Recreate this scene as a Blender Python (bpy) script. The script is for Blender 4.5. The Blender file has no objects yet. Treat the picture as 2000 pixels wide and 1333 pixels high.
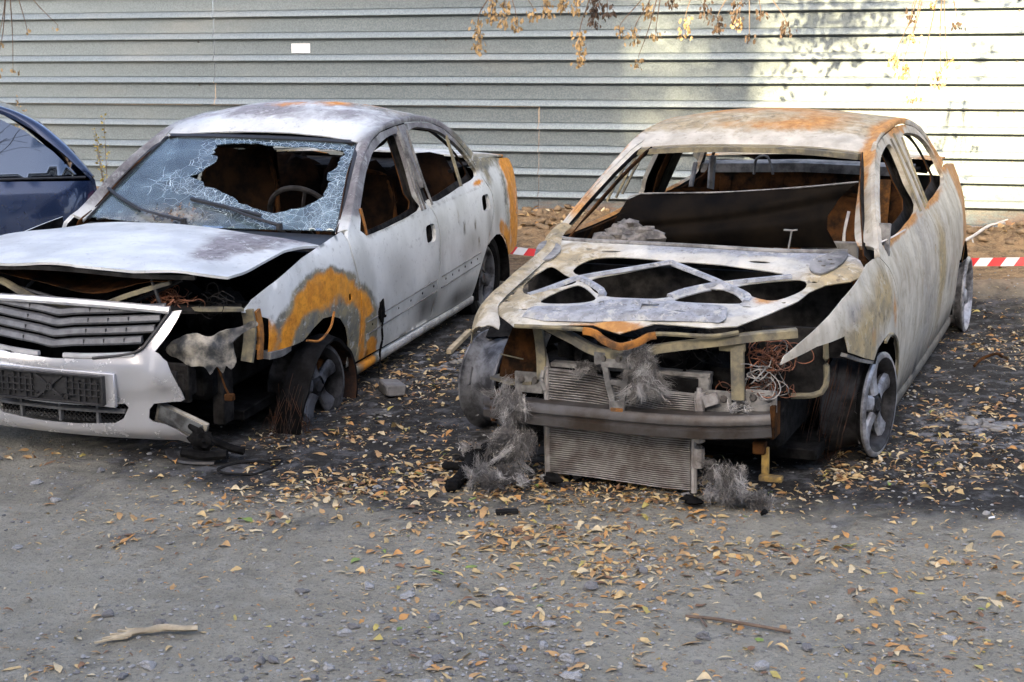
import bpy, math, random
import numpy as np
from mathutils import Vector, Matrix, noise as mnoise
from mathutils.geometry import delaunay_2d_cdt

random.seed(11)
rng = np.random.default_rng(11)
R = math.radians
SC = bpy.context.scene
COL = SC.collection

# ------------------------------------------------------------------ camera
cd = bpy.data.cameras.new('camera')
cam = bpy.data.objects.new('camera', cd)
COL.objects.link(cam)
cam.location = (0, 0, 1.65)
cam.rotation_euler = (R(90 - 9.7), 0, 0)
cd.sensor_fit = 'HORIZONTAL'
cd.sensor_width = 36
cd.lens = 54.54
cd.clip_end = 900
SC.camera = cam

# ------------------------------------------------------------------ sky and sun
SUN_EL = 22.0
SUN_TRAVEL = (0.349, 0.937)           # horizontal direction the light travels
W = bpy.data.worlds.new('World')
SC.world = W
W.use_nodes = True
wn = W.node_tree
wn.nodes.clear()
sky = wn.nodes.new('ShaderNodeTexSky')
sky.sky_type = 'NISHITA'
sky.sun_disc = False
sky.sun_elevation = R(SUN_EL)
sky.sun_rotation = math.atan2(-SUN_TRAVEL[0], -SUN_TRAVEL[1])
sky.air_density = 0.5
sky.dust_density = 5.0
sky.ozone_density = 0.35
bg = wn.nodes.new('ShaderNodeBackground')
bg.inputs[1].default_value = 0.15
wo = wn.nodes.new('ShaderNodeOutputWorld')
wn.links.new(sky.outputs[0], bg.inputs[0])
wn.links.new(bg.outputs[0], wo.inputs[0])
sl = bpy.data.lights.new('sun', 'SUN')
sl.energy = 4.2
sl.angle = R(0.6)
sl.color = (1.0, 0.80, 0.48)
sun = bpy.data.objects.new('sun', sl)
COL.objects.link(sun)
ce = math.cos(R(SUN_EL))
sdir = Vector((SUN_TRAVEL[0] * ce, SUN_TRAVEL[1] * ce, -math.sin(R(SUN_EL))))
sun.rotation_euler = sdir.to_track_quat('-Z', 'Y').to_euler()
sun.location = (-8, -20, 14)
SC.view_settings.view_transform = 'Standard'
SC.view_settings.look = 'None'
SC.view_settings.exposure = 2.6
SC.view_settings.gamma = 1.0
SC.view_settings.use_curve_mapping = False
SC.render.engine = 'CYCLES'
SC.cycles.max_bounces = 6
SC.cycles.transparent_max_bounces = 16
SC.cycles.use_denoising = True

# ------------------------------------------------------------------ node helpers
class NT:
    def __init__(s, name):
        s.m = bpy.data.materials.new(name)
        s.m.use_nodes = True
        s.t = s.m.node_tree
        s.t.nodes.clear()
        s.o = s.t.nodes.new('ShaderNodeOutputMaterial')
        s.tc = None
    def n(s, ty, **kw):
        x = s.t.nodes.new(ty)
        for k, v in kw.items():
            setattr(x, k, v)
        return x
    def put(s, sock, v):
        if hasattr(v, 'is_linked') or isinstance(v, bpy.types.NodeSocket):
            s.t.links.new(v, sock)
        else:
            if isinstance(v, (tuple, list)) and len(v) == 3 and sock.type == 'RGBA':
                v = (*v, 1)
            sock.default_value = v
    def obj(s, scale=None):
        if s.tc is None:
            s.tc = s.n('ShaderNodeTexCoord')
        c = s.tc.outputs['Object']
        if scale is not None:
            mp = s.n('ShaderNodeMapping')
            s.t.links.new(c, mp.inputs[0])
            mp.inputs['Scale'].default_value = scale
            c = mp.outputs[0]
        return c
    def noise(s, scale, detail=6, rough=.6, co=None, dist=0.0):
        x = s.n('ShaderNodeTexNoise')
        s.put(x.inputs['Vector'], co if co is not None else s.obj())
        x.inputs['Scale'].default_value = scale
        x.inputs['Detail'].default_value = detail
        x.inputs['Roughness'].default_value = rough
        x.inputs['Distortion'].default_value = dist
        return x.outputs['Fac']
    def voro(s, scale, feat='F1', co=None, out='Distance'):
        x = s.n('ShaderNodeTexVoronoi', feature=feat)
        s.put(x.inputs['Vector'], co if co is not None else s.obj())
        x.inputs['Scale'].default_value = scale
        return x.outputs[out]
    def math(s, op, a, b=0.0, c=0.0, clamp=False):
        x = s.n('ShaderNodeMath', operation=op, use_clamp=clamp)
        s.put(x.inputs[0], a)
        s.put(x.inputs[1], b)
        if op in ('MULTIPLY_ADD', 'COMPARE'):
            s.put(x.inputs[2], c)
        return x.outputs[0]
    def ss(s, v, lo, hi, a=0.0, b=1.0):
        x = s.n('ShaderNodeMapRange', interpolation_type='SMOOTHSTEP')
        s.put(x.inputs[0], v)
        for i, q in enumerate((lo, hi, a, b)):
            x.inputs[i + 1].default_value = q
        return x.outputs[0]
    def mix(s, f, a, b, blend='MIX'):
        x = s.n('ShaderNodeMix', data_type='RGBA', blend_type=blend)
        s.put(x.inputs[0], f)
        s.put(x.inputs[6], a)
        s.put(x.inputs[7], b)
        return x.outputs[2]
    def ramp(s, f, stops):
        x = s.n('ShaderNodeValToRGB')
        s.put(x.inputs[0], f)
        e = x.color_ramp.elements
        while len(e) < len(stops):
            e.new(.5)
        for q, (p, c) in zip(e, stops):
            q.position = p
            q.color = (*c, 1)
        return x.outputs[0]
    def attr(s, name):
        return s.n('ShaderNodeAttribute', attribute_name=name)
    def bump(s, hgt, strength=.3, dist=.01):
        x = s.n('ShaderNodeBump')
        x.inputs['Strength'].default_value = strength
        x.inputs['Distance'].default_value = dist
        s.put(x.inputs['Height'], hgt)
        return x.outputs[0]
    def pbsdf(s, color, rough=.6, metal=0.0, normal=None, **kw):
        x = s.n('ShaderNodeBsdfPrincipled')
        s.put(x.inputs['Base Color'], color)
        s.put(x.inputs['Roughness'], rough)
        s.put(x.inputs['Metallic'], metal)
        if normal is not None:
            s.put(x.inputs['Normal'], normal)
        for k, v in kw.items():
            s.put(x.inputs[k.replace('_', ' ')], v)
        return x.outputs[0]
    def done(s, sh):
        s.t.links.new(sh, s.o.inputs[0])
        return s.m

def simple(name, c, rough=.6, metal=0.0, var=.35, scale=12, bump=.2, c2=None, bscale=40, spec=.5):
    t = NT(name)
    n1 = t.noise(scale, 6, .65)
    dark = c2 if c2 is not None else tuple(q * (1 - var) for q in c)
    col = t.mix(t.ss(n1, .35, .65), dark, c)
    nb = t.noise(bscale, 5, .6)
    return t.done(t.pbsdf(col, rough, metal, t.bump(nb, bump, .004), Specular_IOR_Level=spec))

def burnt(name, paint_a, paint_b, grey, khaki_a, khaki_b, rust_a, rust_b, rough=.5, soft=0.0, streak=(2.2, 2.2, .7)):
    t = NT(name)
    a = t.attr('burn')
    sep = t.n('ShaderNodeSeparateColor')
    t.t.links.new(a.outputs['Color'], sep.inputs[0])
    n1 = t.noise(5.5, 9, .66, dist=.6)
    n2 = t.noise(21, 7, .65)
    n3 = t.noise(3.4, 6, .58, co=t.obj(streak))
    n4 = t.noise(9, 8, .7, dist=.9)
    brk = t.math('ADD', t.math('MULTIPLY', t.math('SUBTRACT', n1, .5), .95), t.math('MULTIPLY', t.math('SUBTRACT', n2, .5), .45))
    brk2 = t.math('ADD', t.math('MULTIPLY', t.math('SUBTRACT', n4, .5), .95), t.math('MULTIPLY', t.math('SUBTRACT', n2, .5), .4))
    brk3 = t.math('MULTIPLY', t.math('SUBTRACT', n3, .5), 1.1)
    mr = t.ss(t.math('ADD', sep.outputs[0], brk), .44 - soft, .58 + soft)
    mk = t.ss(t.math('ADD', sep.outputs[1], brk2), .44 - soft * 1.3, .56 + soft * 1.3)
    ms = t.math('ADD', sep.outputs[2], t.math('MULTIPLY', brk3, t.ss(sep.outputs[2], .02, .3)), clamp=True)
    mg = t.ss(t.math('ADD', a.outputs['Alpha'], brk), .43 - soft, .60 + soft)
    fine = t.noise(60, 4, .7)
    col = t.mix(t.ss(n3, .3, .7), paint_b, paint_a)
    spots = t.math('MULTIPLY', t.ss(t.noise(17, 8, .75), .56, .70), .5)
    col = t.mix(spots, col, tuple(q * .55 for q in paint_b))
    col = t.mix(mg, col, t.mix(t.ss(n2, .35, .65), grey, tuple(q * 1.75 for q in grey)))
    col = t.mix(mk, col, t.mix(t.ss(n4, .38, .62), khaki_a, khaki_b))
    n5 = t.noise(13, 11, .74, dist=.4)
    n6 = t.noise(34, 8, .72)
    flake = t.math('MULTIPLY', t.ss(n5, .545, .60), t.math('MAXIMUM', mg, t.math('MULTIPLY', mk, .8)))
    col = t.mix(t.math('MULTIPLY', flake, .62), col, tuple(q * .92 for q in paint_a))
    scale_ = t.math('MULTIPLY', t.ss(n6, .57, .63), t.math('MAXIMUM', t.math('MAXIMUM', mg, mk), .22))
    col = t.mix(t.math('MULTIPLY', scale_, .6), col, (.045, .042, .038))
    rc = t.mix(t.ss(n2, .36, .64), rust_a, rust_b)
    rc = t.mix(t.math('MULTIPLY', t.ss(fine, .52, .7), .45), rc, tuple(q * .35 for q in rust_b))
    col = t.mix(t.math('MULTIPLY', mr, t.ss(n1, .25, .55, .7, 1.0)), col, rc)
    col = t.mix(ms, col, (.017, .017, .018))
    ro = t.math('ADD', rough, t.math('MULTIPLY', t.math('MAXIMUM', t.math('MAXIMUM', mr, mk), mg), .3), clamp=True)
    hgt = t.math('ADD', t.math('MULTIPLY', t.math('ADD', t.math('ADD', mg, mk), t.math('MULTIPLY', flake, -.7)), .6), t.math('ADD', t.math('MULTIPLY', fine, .35), n1))
    return t.done(t.pbsdf(col, ro, 0.0, t.bump(hgt, .28, .006), Specular_IOR_Level=.45))

M = {}
M['paint_left'] = burnt('ash_white_paint', (.70, .72, .70), (.48, .495, .475), (.16, .15, .155),
                        (.27, .235, .14), (.135, .14, .125), (.78, .32, .022), (.55, .20, .014), .42, .13, (1.2, 1.2, .8))
M['paint_right'] = burnt('ash_cream_paint', (.54, .51, .43), (.32, .295, .24), (.20, .19, .17),
                         (.38, .29, .14), (.22, .185, .115), (.50, .25, .07), (.33, .16, .05), .55, .16)
M['frame_right'] = burnt('scorched_frame_steel', (.60, .58, .50), (.42, .40, .34), (.20, .21, .225),
                         (.42, .33, .18), (.26, .22, .14), (.50, .26, .07), (.36, .17, .05), .5, .10)
M['soot'] = simple('sooty_steel', (.036, .034, .032), .85, 0, .7, 9, .5, c2=(.008, .008, .008), spec=.06)
M['char'] = simple('charred_black', (.013, .013, .013), .9, 0, .6, 20, .8, c2=(.004, .004, .004), spec=.06)
M['blackgloss'] = simple('charred_glassy_black', (.003, .0028, .0026), .55, 0, .5, 6, .15, c2=(.009, .007, .005), bscale=12, spec=.02)
M['rust_dark'] = simple('dark_rusted_steel', (.085, .036, .012), .9, 0, .6, 8, .5, c2=(.010, .008, .006), spec=.06)
M['rust'] = simple('orange_rusted_steel', (.42, .17, .03), .9, 0, .5, 14, .4, c2=(.10, .05, .02))
M['khaki'] = simple('scorched_khaki_steel', (.27, .235, .14), .8, 0, .5, 9, .35, c2=(.09, .085, .07))
M['greyash'] = simple('ash_grey_steel', (.27, .265, .25), .75, .1, .5, 10, .4, c2=(.085, .083, .08))
M['beam'] = simple('burnt_beam_steel', (.075, .072, .07), .45, .3, .6, 5, .35, c2=(.032, .022, .014))
M['ash'] = simple('ash_crumbs', (.20, .185, .165), .95, 0, .6, 16, .8, c2=(.06, .056, .052))
M['khaki_yellow'] = simple('scorched_yellow_steel', (.36, .23, .05), .8, 0, .5, 14, .3, c2=(.10, .07, .03))
M['alloy'] = simple('sooty_alloy', (.42, .43, .45), .5, .45, .6, 11, .3, c2=(.10, .10, .105))
M['alloy_dark'] = simple('blackened_alloy', (.16, .165, .175), .6, .3, .7, 11, .3, c2=(.02, .02, .022))
M['finmetal'] = simple('radiator_aluminium', (.40, .385, .37), .5, .3, .35, 14, .2, c2=(.19, .17, .155))
M['silver'] = None
M['chrome'] = simple('dull_chrome', (.78, .79, .80), .25, .45, .2, 12, .05)
M['grille'] = simple('grey_grille_plastic', (.15, .155, .16), .45, .1, .4, 18, .1)
M['blackplastic'] = simple('black_plastic', (.025, .026, .028), .45, 0, .4, 22, .15)
M['dustplastic'] = simple('dusty_black_plastic', (.030, .030, .031), .5, 0, .6, 70, .2, c2=(.010, .010, .011))
M['melted'] = simple('melted_headlamp_plastic', (.40, .37, .30), .5, 0, .6, 7, .5, c2=(.028, .031, .034))
M['lens'] = simple('smoked_lamp_lens', (.16, .17, .17), .2, 0, .5, 10, .1, c2=(.05, .05, .05))
M['brownlump'] = simple('burnt_upholstery', (.026, .013, .006), .95, 0, .7, 7, .9, c2=(.005, .004, .0035), bscale=25, spec=.06)
M['copper'] = simple('burnt_copper_wire', (.30, .12, .06), .55, .5, .5, 9, .1, c2=(.12, .06, .04))
M['wiregrey'] = simple('grey_bare_wire', (.32, .31, .29), .6, .4, .5, 9, .1)
M['fluff_light'] = simple('pale_glass_fibre_wool', (.48, .47, .45), .95, 0, .3, 5, .2)
M['fluff_dark'] = simple('sooty_glass_fibre_wool', (.16, .15, .14), .95, 0, .5, 5, .2)
M['fluff'] = simple('glass_fibre_wool', (.33, .32, .305), .95, 0, .5, 5, .2, c2=(.13, .125, .12))
M['alloy_black'] = simple('charred_rim', (.055, .055, .058), .6, .2, .7, 9, .4, c2=(.010, .010, .010), spec=.15)
M['tyre'] = simple('charred_tread', (.016, .016, .017), .8, 0, .6, 10, .6, c2=(.005, .005, .005), spec=.06)
M['tyre_rust'] = simple('rusted_tread_cord', (.085, .042, .024), .9, 0, .6, 8, .6, c2=(.025, .022, .022), spec=.06)
M['rubber'] = simple('black_rubber', (.02, .02, .02), .75, 0, .4, 30, .3, spec=.06)
M['red'] = simple('red_lamp_lens', (.35, .02, .02), .2, 0, .3, 30, .05)
M['whiteplastic'] = simple('white_plastic', (.72, .73, .74), .4, 0, .15, 10, .1)
M['bolt'] = simple('bolt_steel', (.12, .11, .10), .6, .3, .3, 30, .1)
M['paper'] = simple('white_paper', (.86, .87, .88), .7, 0, .03, 4, .02)
M['ink'] = simple('grey_print', (.45, .45, .46), .7, 0, .1, 4, .02)
M['tape_red'] = simple('red_tape_film', (.72, .045, .05), .38, 0, .15, 9, .1)
M['tape_white'] = simple('white_tape_film', (.80, .80, .79), .38, 0, .1, 9, .1)
M['bark'] = simple('tree_bark', (.14, .11, .085), .9, 0, .5, 8, .8)
M['twig'] = simple('dry_twig', (.17, .12, .085), .85, 0, .4, 20, .3)
M['wood_pale'] = simple('split_pale_wood', (.52, .44, .30), .8, 0, .45, 9, .4)
M['wood_white'] = simple('bleached_stick', (.66, .62, .56), .7, 0, .3, 9, .3)
M['seed_tan'] = simple('dry_seed_tan', (.46, .31, .14), .75, 0, .45, 14, .1)
M['seed_brown'] = simple('dry_leaf_brown', (.085, .055, .035), .8, 0, .5, 14, .1)
M['plaster'] = simple('shade_block_plaster', (.52, .49, .44), .85, 0, .2, .6, .1)
M['roofing'] = simple('roofing_felt', (.09, .09, .09), .9, 0, .3, 1, .1)
M['windowdark'] = simple('dark_window_glass', (.05, .06, .07), .12, 0, .3, 1, .02)
M['leafgreen'] = simple('tree_leaf_green', (.075, .11, .03), .6, 0, .4, 3, .1)
LEAFC = [((.47, .29, .12), 'tan'), ((.58, .42, .19), 'straw'), ((.50, .26, .08), 'amber'),
         ((.62, .51, .31), 'cream'), ((.22, .12, .06), 'brown'), ((.46, .38, .11), 'olive_yellow'), ((.20, .28, .06), 'green')]
LM = [simple('fallen_leaf_' + n, c, .62, 0, .3, 25, .15) for c, n in LEAFC]
M['stone'] = simple('grey_stone', (.36, .365, .36), .85, 0, .35, 14, .5)
M['stone_dark'] = simple('dark_stone', (.19, .19, .19), .85, 0, .35, 14, .5)

def silver_mat():
    t = NT('silver_bumper_paint')
    d = t.ss(t.noise(7, 7, .7), .55, .72)
    col = t.mix(t.math('MULTIPLY', d, .35), (.60, .605, .62), (.36, .34, .31))
    return t.done(t.pbsdf(col, t.math('ADD', .24, t.math('MULTIPLY', d, .35)), .55, t.bump(t.noise(60, 3), .03, .003), Coat_Weight=.4, Coat_Roughness=.15))
M['silver'] = silver_mat()

def blue_mat():
    t = NT('dark_blue_car_paint')
    d = t.noise(3, 5, .6)
    return t.done(t.pbsdf(t.mix(t.ss(d, .3, .7), (.010, .021, .060), (.015, .029, .075)), .22, .25, None, Coat_Weight=1.0, Coat_Roughness=.05))
M['blue'] = blue_mat()

def tint_glass():
    t = NT('tinted_side_glass')
    gl = t.n('ShaderNodeBsdfGlossy')
    gl.inputs['Roughness'].default_value = .015
    gl.inputs['Color'].default_value = (.55, .62, .70, 1)
    mx = t.n('ShaderNodeMixShader')
    mx.inputs[0].default_value = .22
    t.t.links.new(t.pbsdf((.012, .016, .022), .03), mx.inputs[1])
    t.t.links.new(gl.outputs[0], mx.inputs[2])
    return t.done(mx.outputs[0])
M['tintglass'] = tint_glass()

def zinc():
    t = NT('galvanised_sheet')
    v = t.voro(95, 'F1', out='Color')
    bw = t.n('ShaderNodeRGBToBW')
    t.t.links.new(v, bw.inputs[0])
    sp = t.noise(150, 3, .7)
    big = t.noise(.9, 5, .6, co=t.obj((.5, 1, 2.2)))
    spr = t.math('ADD', t.math('MULTIPLY', bw.outputs[0], .55), t.math('MULTIPLY', sp, .55))
    col = t.mix(t.ss(spr, .3, .85), (.130, .160, .170), (.207, .241, .250))
    col = t.mix(t.math('MULTIPLY', t.ss(big, .5, .75), .35), col, (.30, .29, .25))
    st = t.noise(2.2, 5, .7, co=t.obj((1.2, 1, 6)))
    zs = t.n('ShaderNodeSeparateXYZ')
    t.t.links.new(t.obj(), zs.inputs[0])
    low = t.ss(zs.outputs[2], .42, .62, 1.0, 0.0)
    rs = t.math('MULTIPLY', low, t.ss(st, .42, .62))
    col = t.mix(t.math('MULTIPLY', rs, .75), col, (.36, .17, .06))
    ro = t.ss(spr, .2, .9, .36, .58)
    return t.done(t.pbsdf(col, ro, .55, t.bump(t.math('ADD', sp, t.math('MULTIPLY', big, 2.0)), .10, .004)))
M['zinc'] = zinc()

def crazed():
    """laminated windscreen, crazed where the attribute says it is shattered"""
    t = NT('shattered_windscreen_glass')
    a = t.attr('burn')
    sep = t.n('ShaderNodeSeparateColor')
    t.t.links.new(a.outputs['Color'], sep.inputs[0])
    nz = t.n('ShaderNodeTexNoise')
    nz.inputs['Scale'].default_value = 5
    t.t.links.new(t.obj(), nz.inputs['Vector'])
    mx = t.n('ShaderNodeMix', data_type='VECTOR')
    mx.inputs[0].default_value = .09
    t.t.links.new(t.obj(), mx.inputs[4])
    t.t.links.new(nz.outputs['Color'], mx.inputs[5])
    wv = mx.outputs[1]
    e1 = t.voro(30, 'DISTANCE_TO_EDGE', wv)
    e2 = t.voro(9, 'DISTANCE_TO_EDGE', wv)
    e3 = t.voro(70, 'DISTANCE_TO_EDGE', wv)
    dens = sep.outputs[0]
    l1 = t.math('MULTIPLY', t.ss(e1, .0, .035, 1, 0), t.ss(t.math('ADD', dens, t.math('MULTIPLY', t.math('SUBTRACT', t.noise(7, 5), .5), .9)), .45, .62))
    l2 = t.math('MULTIPLY', t.ss(e2, .0, .010, 1, 0), t.ss(dens, .15, .4))
    l3 = t.math('MULTIPLY', t.ss(e3, .0, .07, .75, .08), t.ss(t.math('ADD', dens, t.math('MULTIPLY', t.math('SUBTRACT', t.noise(9, 6), .5), 1.2)), .78, .98))
    crack = t.math('MAXIMUM', t.math('MAXIMUM', l1, l2), l3)
    dust = t.math('MULTIPLY', t.ss(t.noise(8, 7, .7), .35, .75), .40)
    dust = t.math('MAXIMUM', dust, t.math('MULTIPLY', sep.outputs[1], t.ss(t.noise(14, 7, .7), .35, .6)))
    fac = t.math('MAXIMUM', t.math('MULTIPLY', crack, .85), t.math('ADD', dust, .16), clamp=True)
    tr = t.n('ShaderNodeBsdfTransparent')
    tr.inputs[0].default_value = (.60, .74, .74, 1)
    df = t.pbsdf(t.mix(sep.outputs[1], t.mix(crack, (.22, .34, .40), (.62, .74, .80)), (.42, .36, .26)), .5)
    gl = t.n('ShaderNodeBsdfGlossy')
    gl.inputs['Roughness'].default_value = .06
    t.put(gl.inputs['Normal'], t.bump(t.math('ADD', t.noise(5, 3), t.math('MULTIPLY', crack, 1.4)), .12, .01))
    fr = t.n('ShaderNodeFresnel')
    fr.inputs[0].default_value = 1.55
    m1 = t.n('ShaderNodeMixShader')
    t.put(m1.inputs[0], fac)
    t.t.links.new(tr.outputs[0], m1.inputs[1])
    t.t.links.new(df, m1.inputs[2])
    m2 = t.n('ShaderNodeMixShader')
    t.put(m2.inputs[0], t.math('ADD', t.math('MULTIPLY', fr.outputs[0], 1.3), .05, clamp=True))
    t.t.links.new(m1.outputs[0], m2.inputs[1])
    t.t.links.new(gl.outputs[0], m2.inputs[2])
    return t.done(m2.outputs[0])
M['crazed'] = crazed()

def dirt():
    t = NT('packed_dirt')
    a = t.attr('burn')
    sep = t.n('ShaderNodeSeparateColor')
    t.t.links.new(a.outputs['Color'], sep.inputs[0])
    n1 = t.noise(1.3, 8, .62)
    n2 = t.noise(9, 8, .7)
    n3 = t.noise(60, 5, .7)
    n4 = t.noise(3.2, 9, .68, dist=.5)
    n5 = t.noise(150, 3, .7)
    col = t.mix(t.ss(n1, .35, .65), (.225, .215, .170), (.300, .288, .230))
    col = t.mix(t.ss(n2, .4, .68), col, (.33, .318, .262))
    col = t.mix(t.math('MULTIPLY', t.ss(n3, .5, .66), .55), col, (.105, .098, .092))
    col = t.mix(t.math('MULTIPLY', t.ss(n5, .55, .7), .5), col, (.36, .33, .28))
    bank = t.mix(t.ss(n2, .35, .65), (.11, .07, .04), (.33, .215, .11))
    bank = t.mix(t.math('MULTIPLY', t.ss(n3, .5, .62), .6), bank, (.40, .30, .17))
    col = t.mix(sep.outputs[1], col, bank)
    brk = t.math('ADD', t.math('MULTIPLY', t.math('SUBTRACT', n4, .5), 1.1), t.math('MULTIPLY', t.math('SUBTRACT', n2, .5), .5))
    ms = t.ss(t.math('ADD', sep.outputs[0], brk), .10, .50)
    black = t.mix(t.ss(n3, .42, .66), (.013, .013, .013), (.036, .035, .034))
    col = t.mix(t.math('MULTIPLY', ms, .97), col, black)
    ash = t.math('MULTIPLY', t.math('MULTIPLY', ms, sep.outputs[2]), t.ss(n2, .48, .62))
    col = t.mix(ash, col, (.30, .31, .33))
    hgt = t.math('ADD', t.math('MULTIPLY', n3, .5), t.math('ADD', n2, t.math('MULTIPLY', n5, .25)))
    return t.done(t.pbsdf(col, .92, 0, t.bump(hgt, .9, .03), Specular_IOR_Level=.25))
M['dirt'] = dirt()

# ------------------------------------------------------------------ mesh helpers
def link(o, parent=None):
    COL.objects.link(o)
    if parent is not None:
        o.parent = parent
    return o

def mesh_obj(name, V, F, mats, parent=None, burn=None, midx=None, smooth=True):
    me = bpy.data.meshes.new(name)
    V = np.asarray(V, dtype=float)
    me.from_pydata(V.tolist(), [], [tuple(int(i) for i in f) for f in F])
    if not isinstance(mats, (list, tuple)):
        mats = [mats]
    for m in mats:
        me.materials.append(m)
    n = len(me.polygons)
    if midx is not None:
        me.polygons.foreach_set('material_index', np.asarray(midx, dtype=np.int32))
    sm = np.asarray(smooth) if not isinstance(smooth, bool) else np.full(n, smooth)
    me.polygons.foreach_set('use_smooth', sm.astype(bool))
    if burn is not None:
        at = me.attributes.new('burn', 'FLOAT_COLOR', 'POINT')
        at.data.foreach_set('color', np.asarray(burn, dtype=np.float32).ravel())
    me.update()
    return link(bpy.data.objects.new(name, me), parent)

def empty(name, loc, rot=(0, 0, 0)):
    o = bpy.data.objects.new(name, None)
    o.empty_display_size = .2
    o.location = loc
    o.rotation_euler = rot
    return link(o)

def tag(o, label=None, cat=None, group=None, kind=None):
    if label: o['label'] = label
    if cat: o['category'] = cat
    if group: o['group'] = group
    if kind: o['kind'] = kind
    return o

def spline(pts, step=.03, closed=False):
    """Catmull-Rom through pts, resampled"""
    P = np.asarray(pts, float)
    n = len(P)
    out = []
    rngi = range(n if closed else n - 1)
    for i in rngi:
        p1, p2 = P[i], P[(i + 1) % n]
        p0 = P[i - 1] if (closed or i > 0) else 2 * p1 - p2
        p3 = P[(i + 2) % n] if (closed or i + 2 < n) else 2 * p2 - p1
        k = max(1, int(np.ceil(np.linalg.norm(p2 - p1) / step)))
        for j in range(k):
            t = j / k
            out.append(.5 * ((2 * p1) + (-p0 + p2) * t + (2 * p0 - 5 * p1 + 4 * p2 - p3) * t * t + (-p0 + 3 * p1 - 3 * p2 + p3) * t ** 3))
    if not closed:
        out.append(P[-1])
    return np.array(out)

def resample(poly, step):
    P = np.asarray(poly, float)
    out = []
    n = len(P)
    for i in range(n):
        a, b = P[i], P[(i + 1) % n]
        k = max(1, int(np.ceil(np.linalg.norm(b - a) / step)))
        for j in range(k):
            out.append(a + (b - a) * j / k)
    return np.array(out)

def inside(P, poly):
    x, y = P[:, 0], P[:, 1]
    r = np.zeros(len(P), bool)
    q = np.roll(poly, 1, 0)
    for (x1, y1), (x2, y2) in zip(poly, q):
        c = ((y1 > y) != (y2 > y))
        if abs(y2 - y1) < 1e-12:
            continue
        r ^= c & (x < (x2 - x1) * (y - y1) / (y2 - y1) + x1)
    return r

def edist(P, rings):
    d = np.full(len(P), 1e9)
    for ring in rings:
        a = ring
        b = np.roll(ring, -1, 0)
        for p, q in zip(a, b):
            e = q - p
            L = max(e @ e, 1e-12)
            t = np.clip(((P - p) @ e) / L, 0, 1)
            d = np.minimum(d, np.hypot(*(P - p - t[:, None] * e).T))
    return d

def tri_poly(outer, holes=(), res=.035):
    rings = [resample(outer, res)] + [resample(h_, res) for h_ in holes]
    lo, hi = rings[0].min(0), rings[0].max(0)
    gx = np.arange(lo[0], hi[0], res)
    gy = np.arange(lo[1], hi[1], res * .87)
    G = np.array([(x + (res / 2 if j % 2 else 0), y) for j, y in enumerate(gy) for x in gx])
    if len(G):
        k = inside(G, rings[0])
        for r_ in rings[1:]:
            k &= ~inside(G, r_)
        G = G[k]
        if len(G):
            G = G[edist(G, rings) > res * .45]
    pts, edges = [], []
    for r_ in rings:
        b = len(pts)
        pts += [tuple(p) for p in r_]
        edges += [(b + i, b + (i + 1) % len(r_)) for i in range(len(r_))]
    pts += [tuple(p) for p in G]
    v, e, f, *_ = delaunay_2d_cdt([Vector(p) for p in pts], edges, [], 0, 1e-6)
    V = np.array([tuple(q) for q in v])
    F = np.array([t for t in f if len(t) == 3])
    c = V[F].mean(1)
    k = inside(c, rings[0])
    for r_ in rings[1:]:
        k &= ~inside(c, r_)
    return V, F[k], rings

def thicken(V, F, thick, want=None, burn=None):
    """returns front+back+rim as separate vertex sets; want = direction the front must face"""
    V = np.asarray(V, float)
    F = np.asarray(F)
    fn = np.cross(V[F[:, 1]] - V[F[:, 0]], V[F[:, 2]] - V[F[:, 0]])
    if want is not None:
        if (fn @ np.asarray(want, float)).sum() < 0:
            F = F[:, ::-1]
            fn = -fn
    N = np.zeros_like(V)
    for i in range(F.shape[1]):
        np.add.at(N, F[:, i], fn)
    N /= np.maximum(np.linalg.norm(N, axis=1, keepdims=True), 1e-12)
    B = V - N * thick
    n = len(V)
    VV = [V, B]
    FF = [tuple(f) for f in F] + [tuple(f[::-1] + n) for f in F]
    mi = [0] * len(F) + [1] * len(F)
    sm = [True] * (2 * len(F))
    ec = {}
    k = F.shape[1]
    for f in F:
        for i in range(k):
            a, b = f[i], f[(i + 1) % k]
            key = (min(a, b), max(a, b))
            ec.setdefault(key, []).append((a, b))
    be = [q[0] for q in ec.values() if len(q) == 1]
    base = 2 * n
    rim = sorted({i for e in be for i in e})
    idx = {v: i for i, v in enumerate(rim)}
    VV += [V[rim], B[rim]]
    m = len(rim)
    for a, b in be:
        FF.append((base + idx[a], base + m + idx[a], base + m + idx[b], base + idx[b]))
        mi.append(0)
        sm.append(True)
    VV = np.vstack(VV)
    bb = None
    if burn is not None:
        bb = np.vstack([burn, burn, burn[rim], burn[rim]])
    return VV, FF, mi, sm, bb

def panel(name, outer, fn, parent, mat, holes=(), res=.035, thick=.006, paint=None, want=None, back=None, emboss=0., ew=.03, dents=0.):
    P2, F, rings = tri_poly(np.asarray(outer, float), [np.asarray(h_, float) for h_ in holes], res)
    V = fn(P2[:, 0], P2[:, 1])
    if emboss:
        d = edist(P2, rings)
        t = np.clip(d / ew, 0, 1)
        V = V + np.asarray(want, float)[None] * (emboss * t * t * (3 - 2 * t))[:, None]
    if dents:
        for i, p in enumerate(V):
            V[i] += np.asarray(want, float) * dents * (mnoise.noise(Vector(p) * 3.1) + .5 * mnoise.noise(Vector(p) * 7.7))
    burn = paint(V) if paint is not None else None
    VV, FF, mi, sm, bb = thicken(V, F, thick, want, burn)
    return mesh_obj(name, VV, FF, [mat, back or mat], parent, bb, mi, sm)

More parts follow.
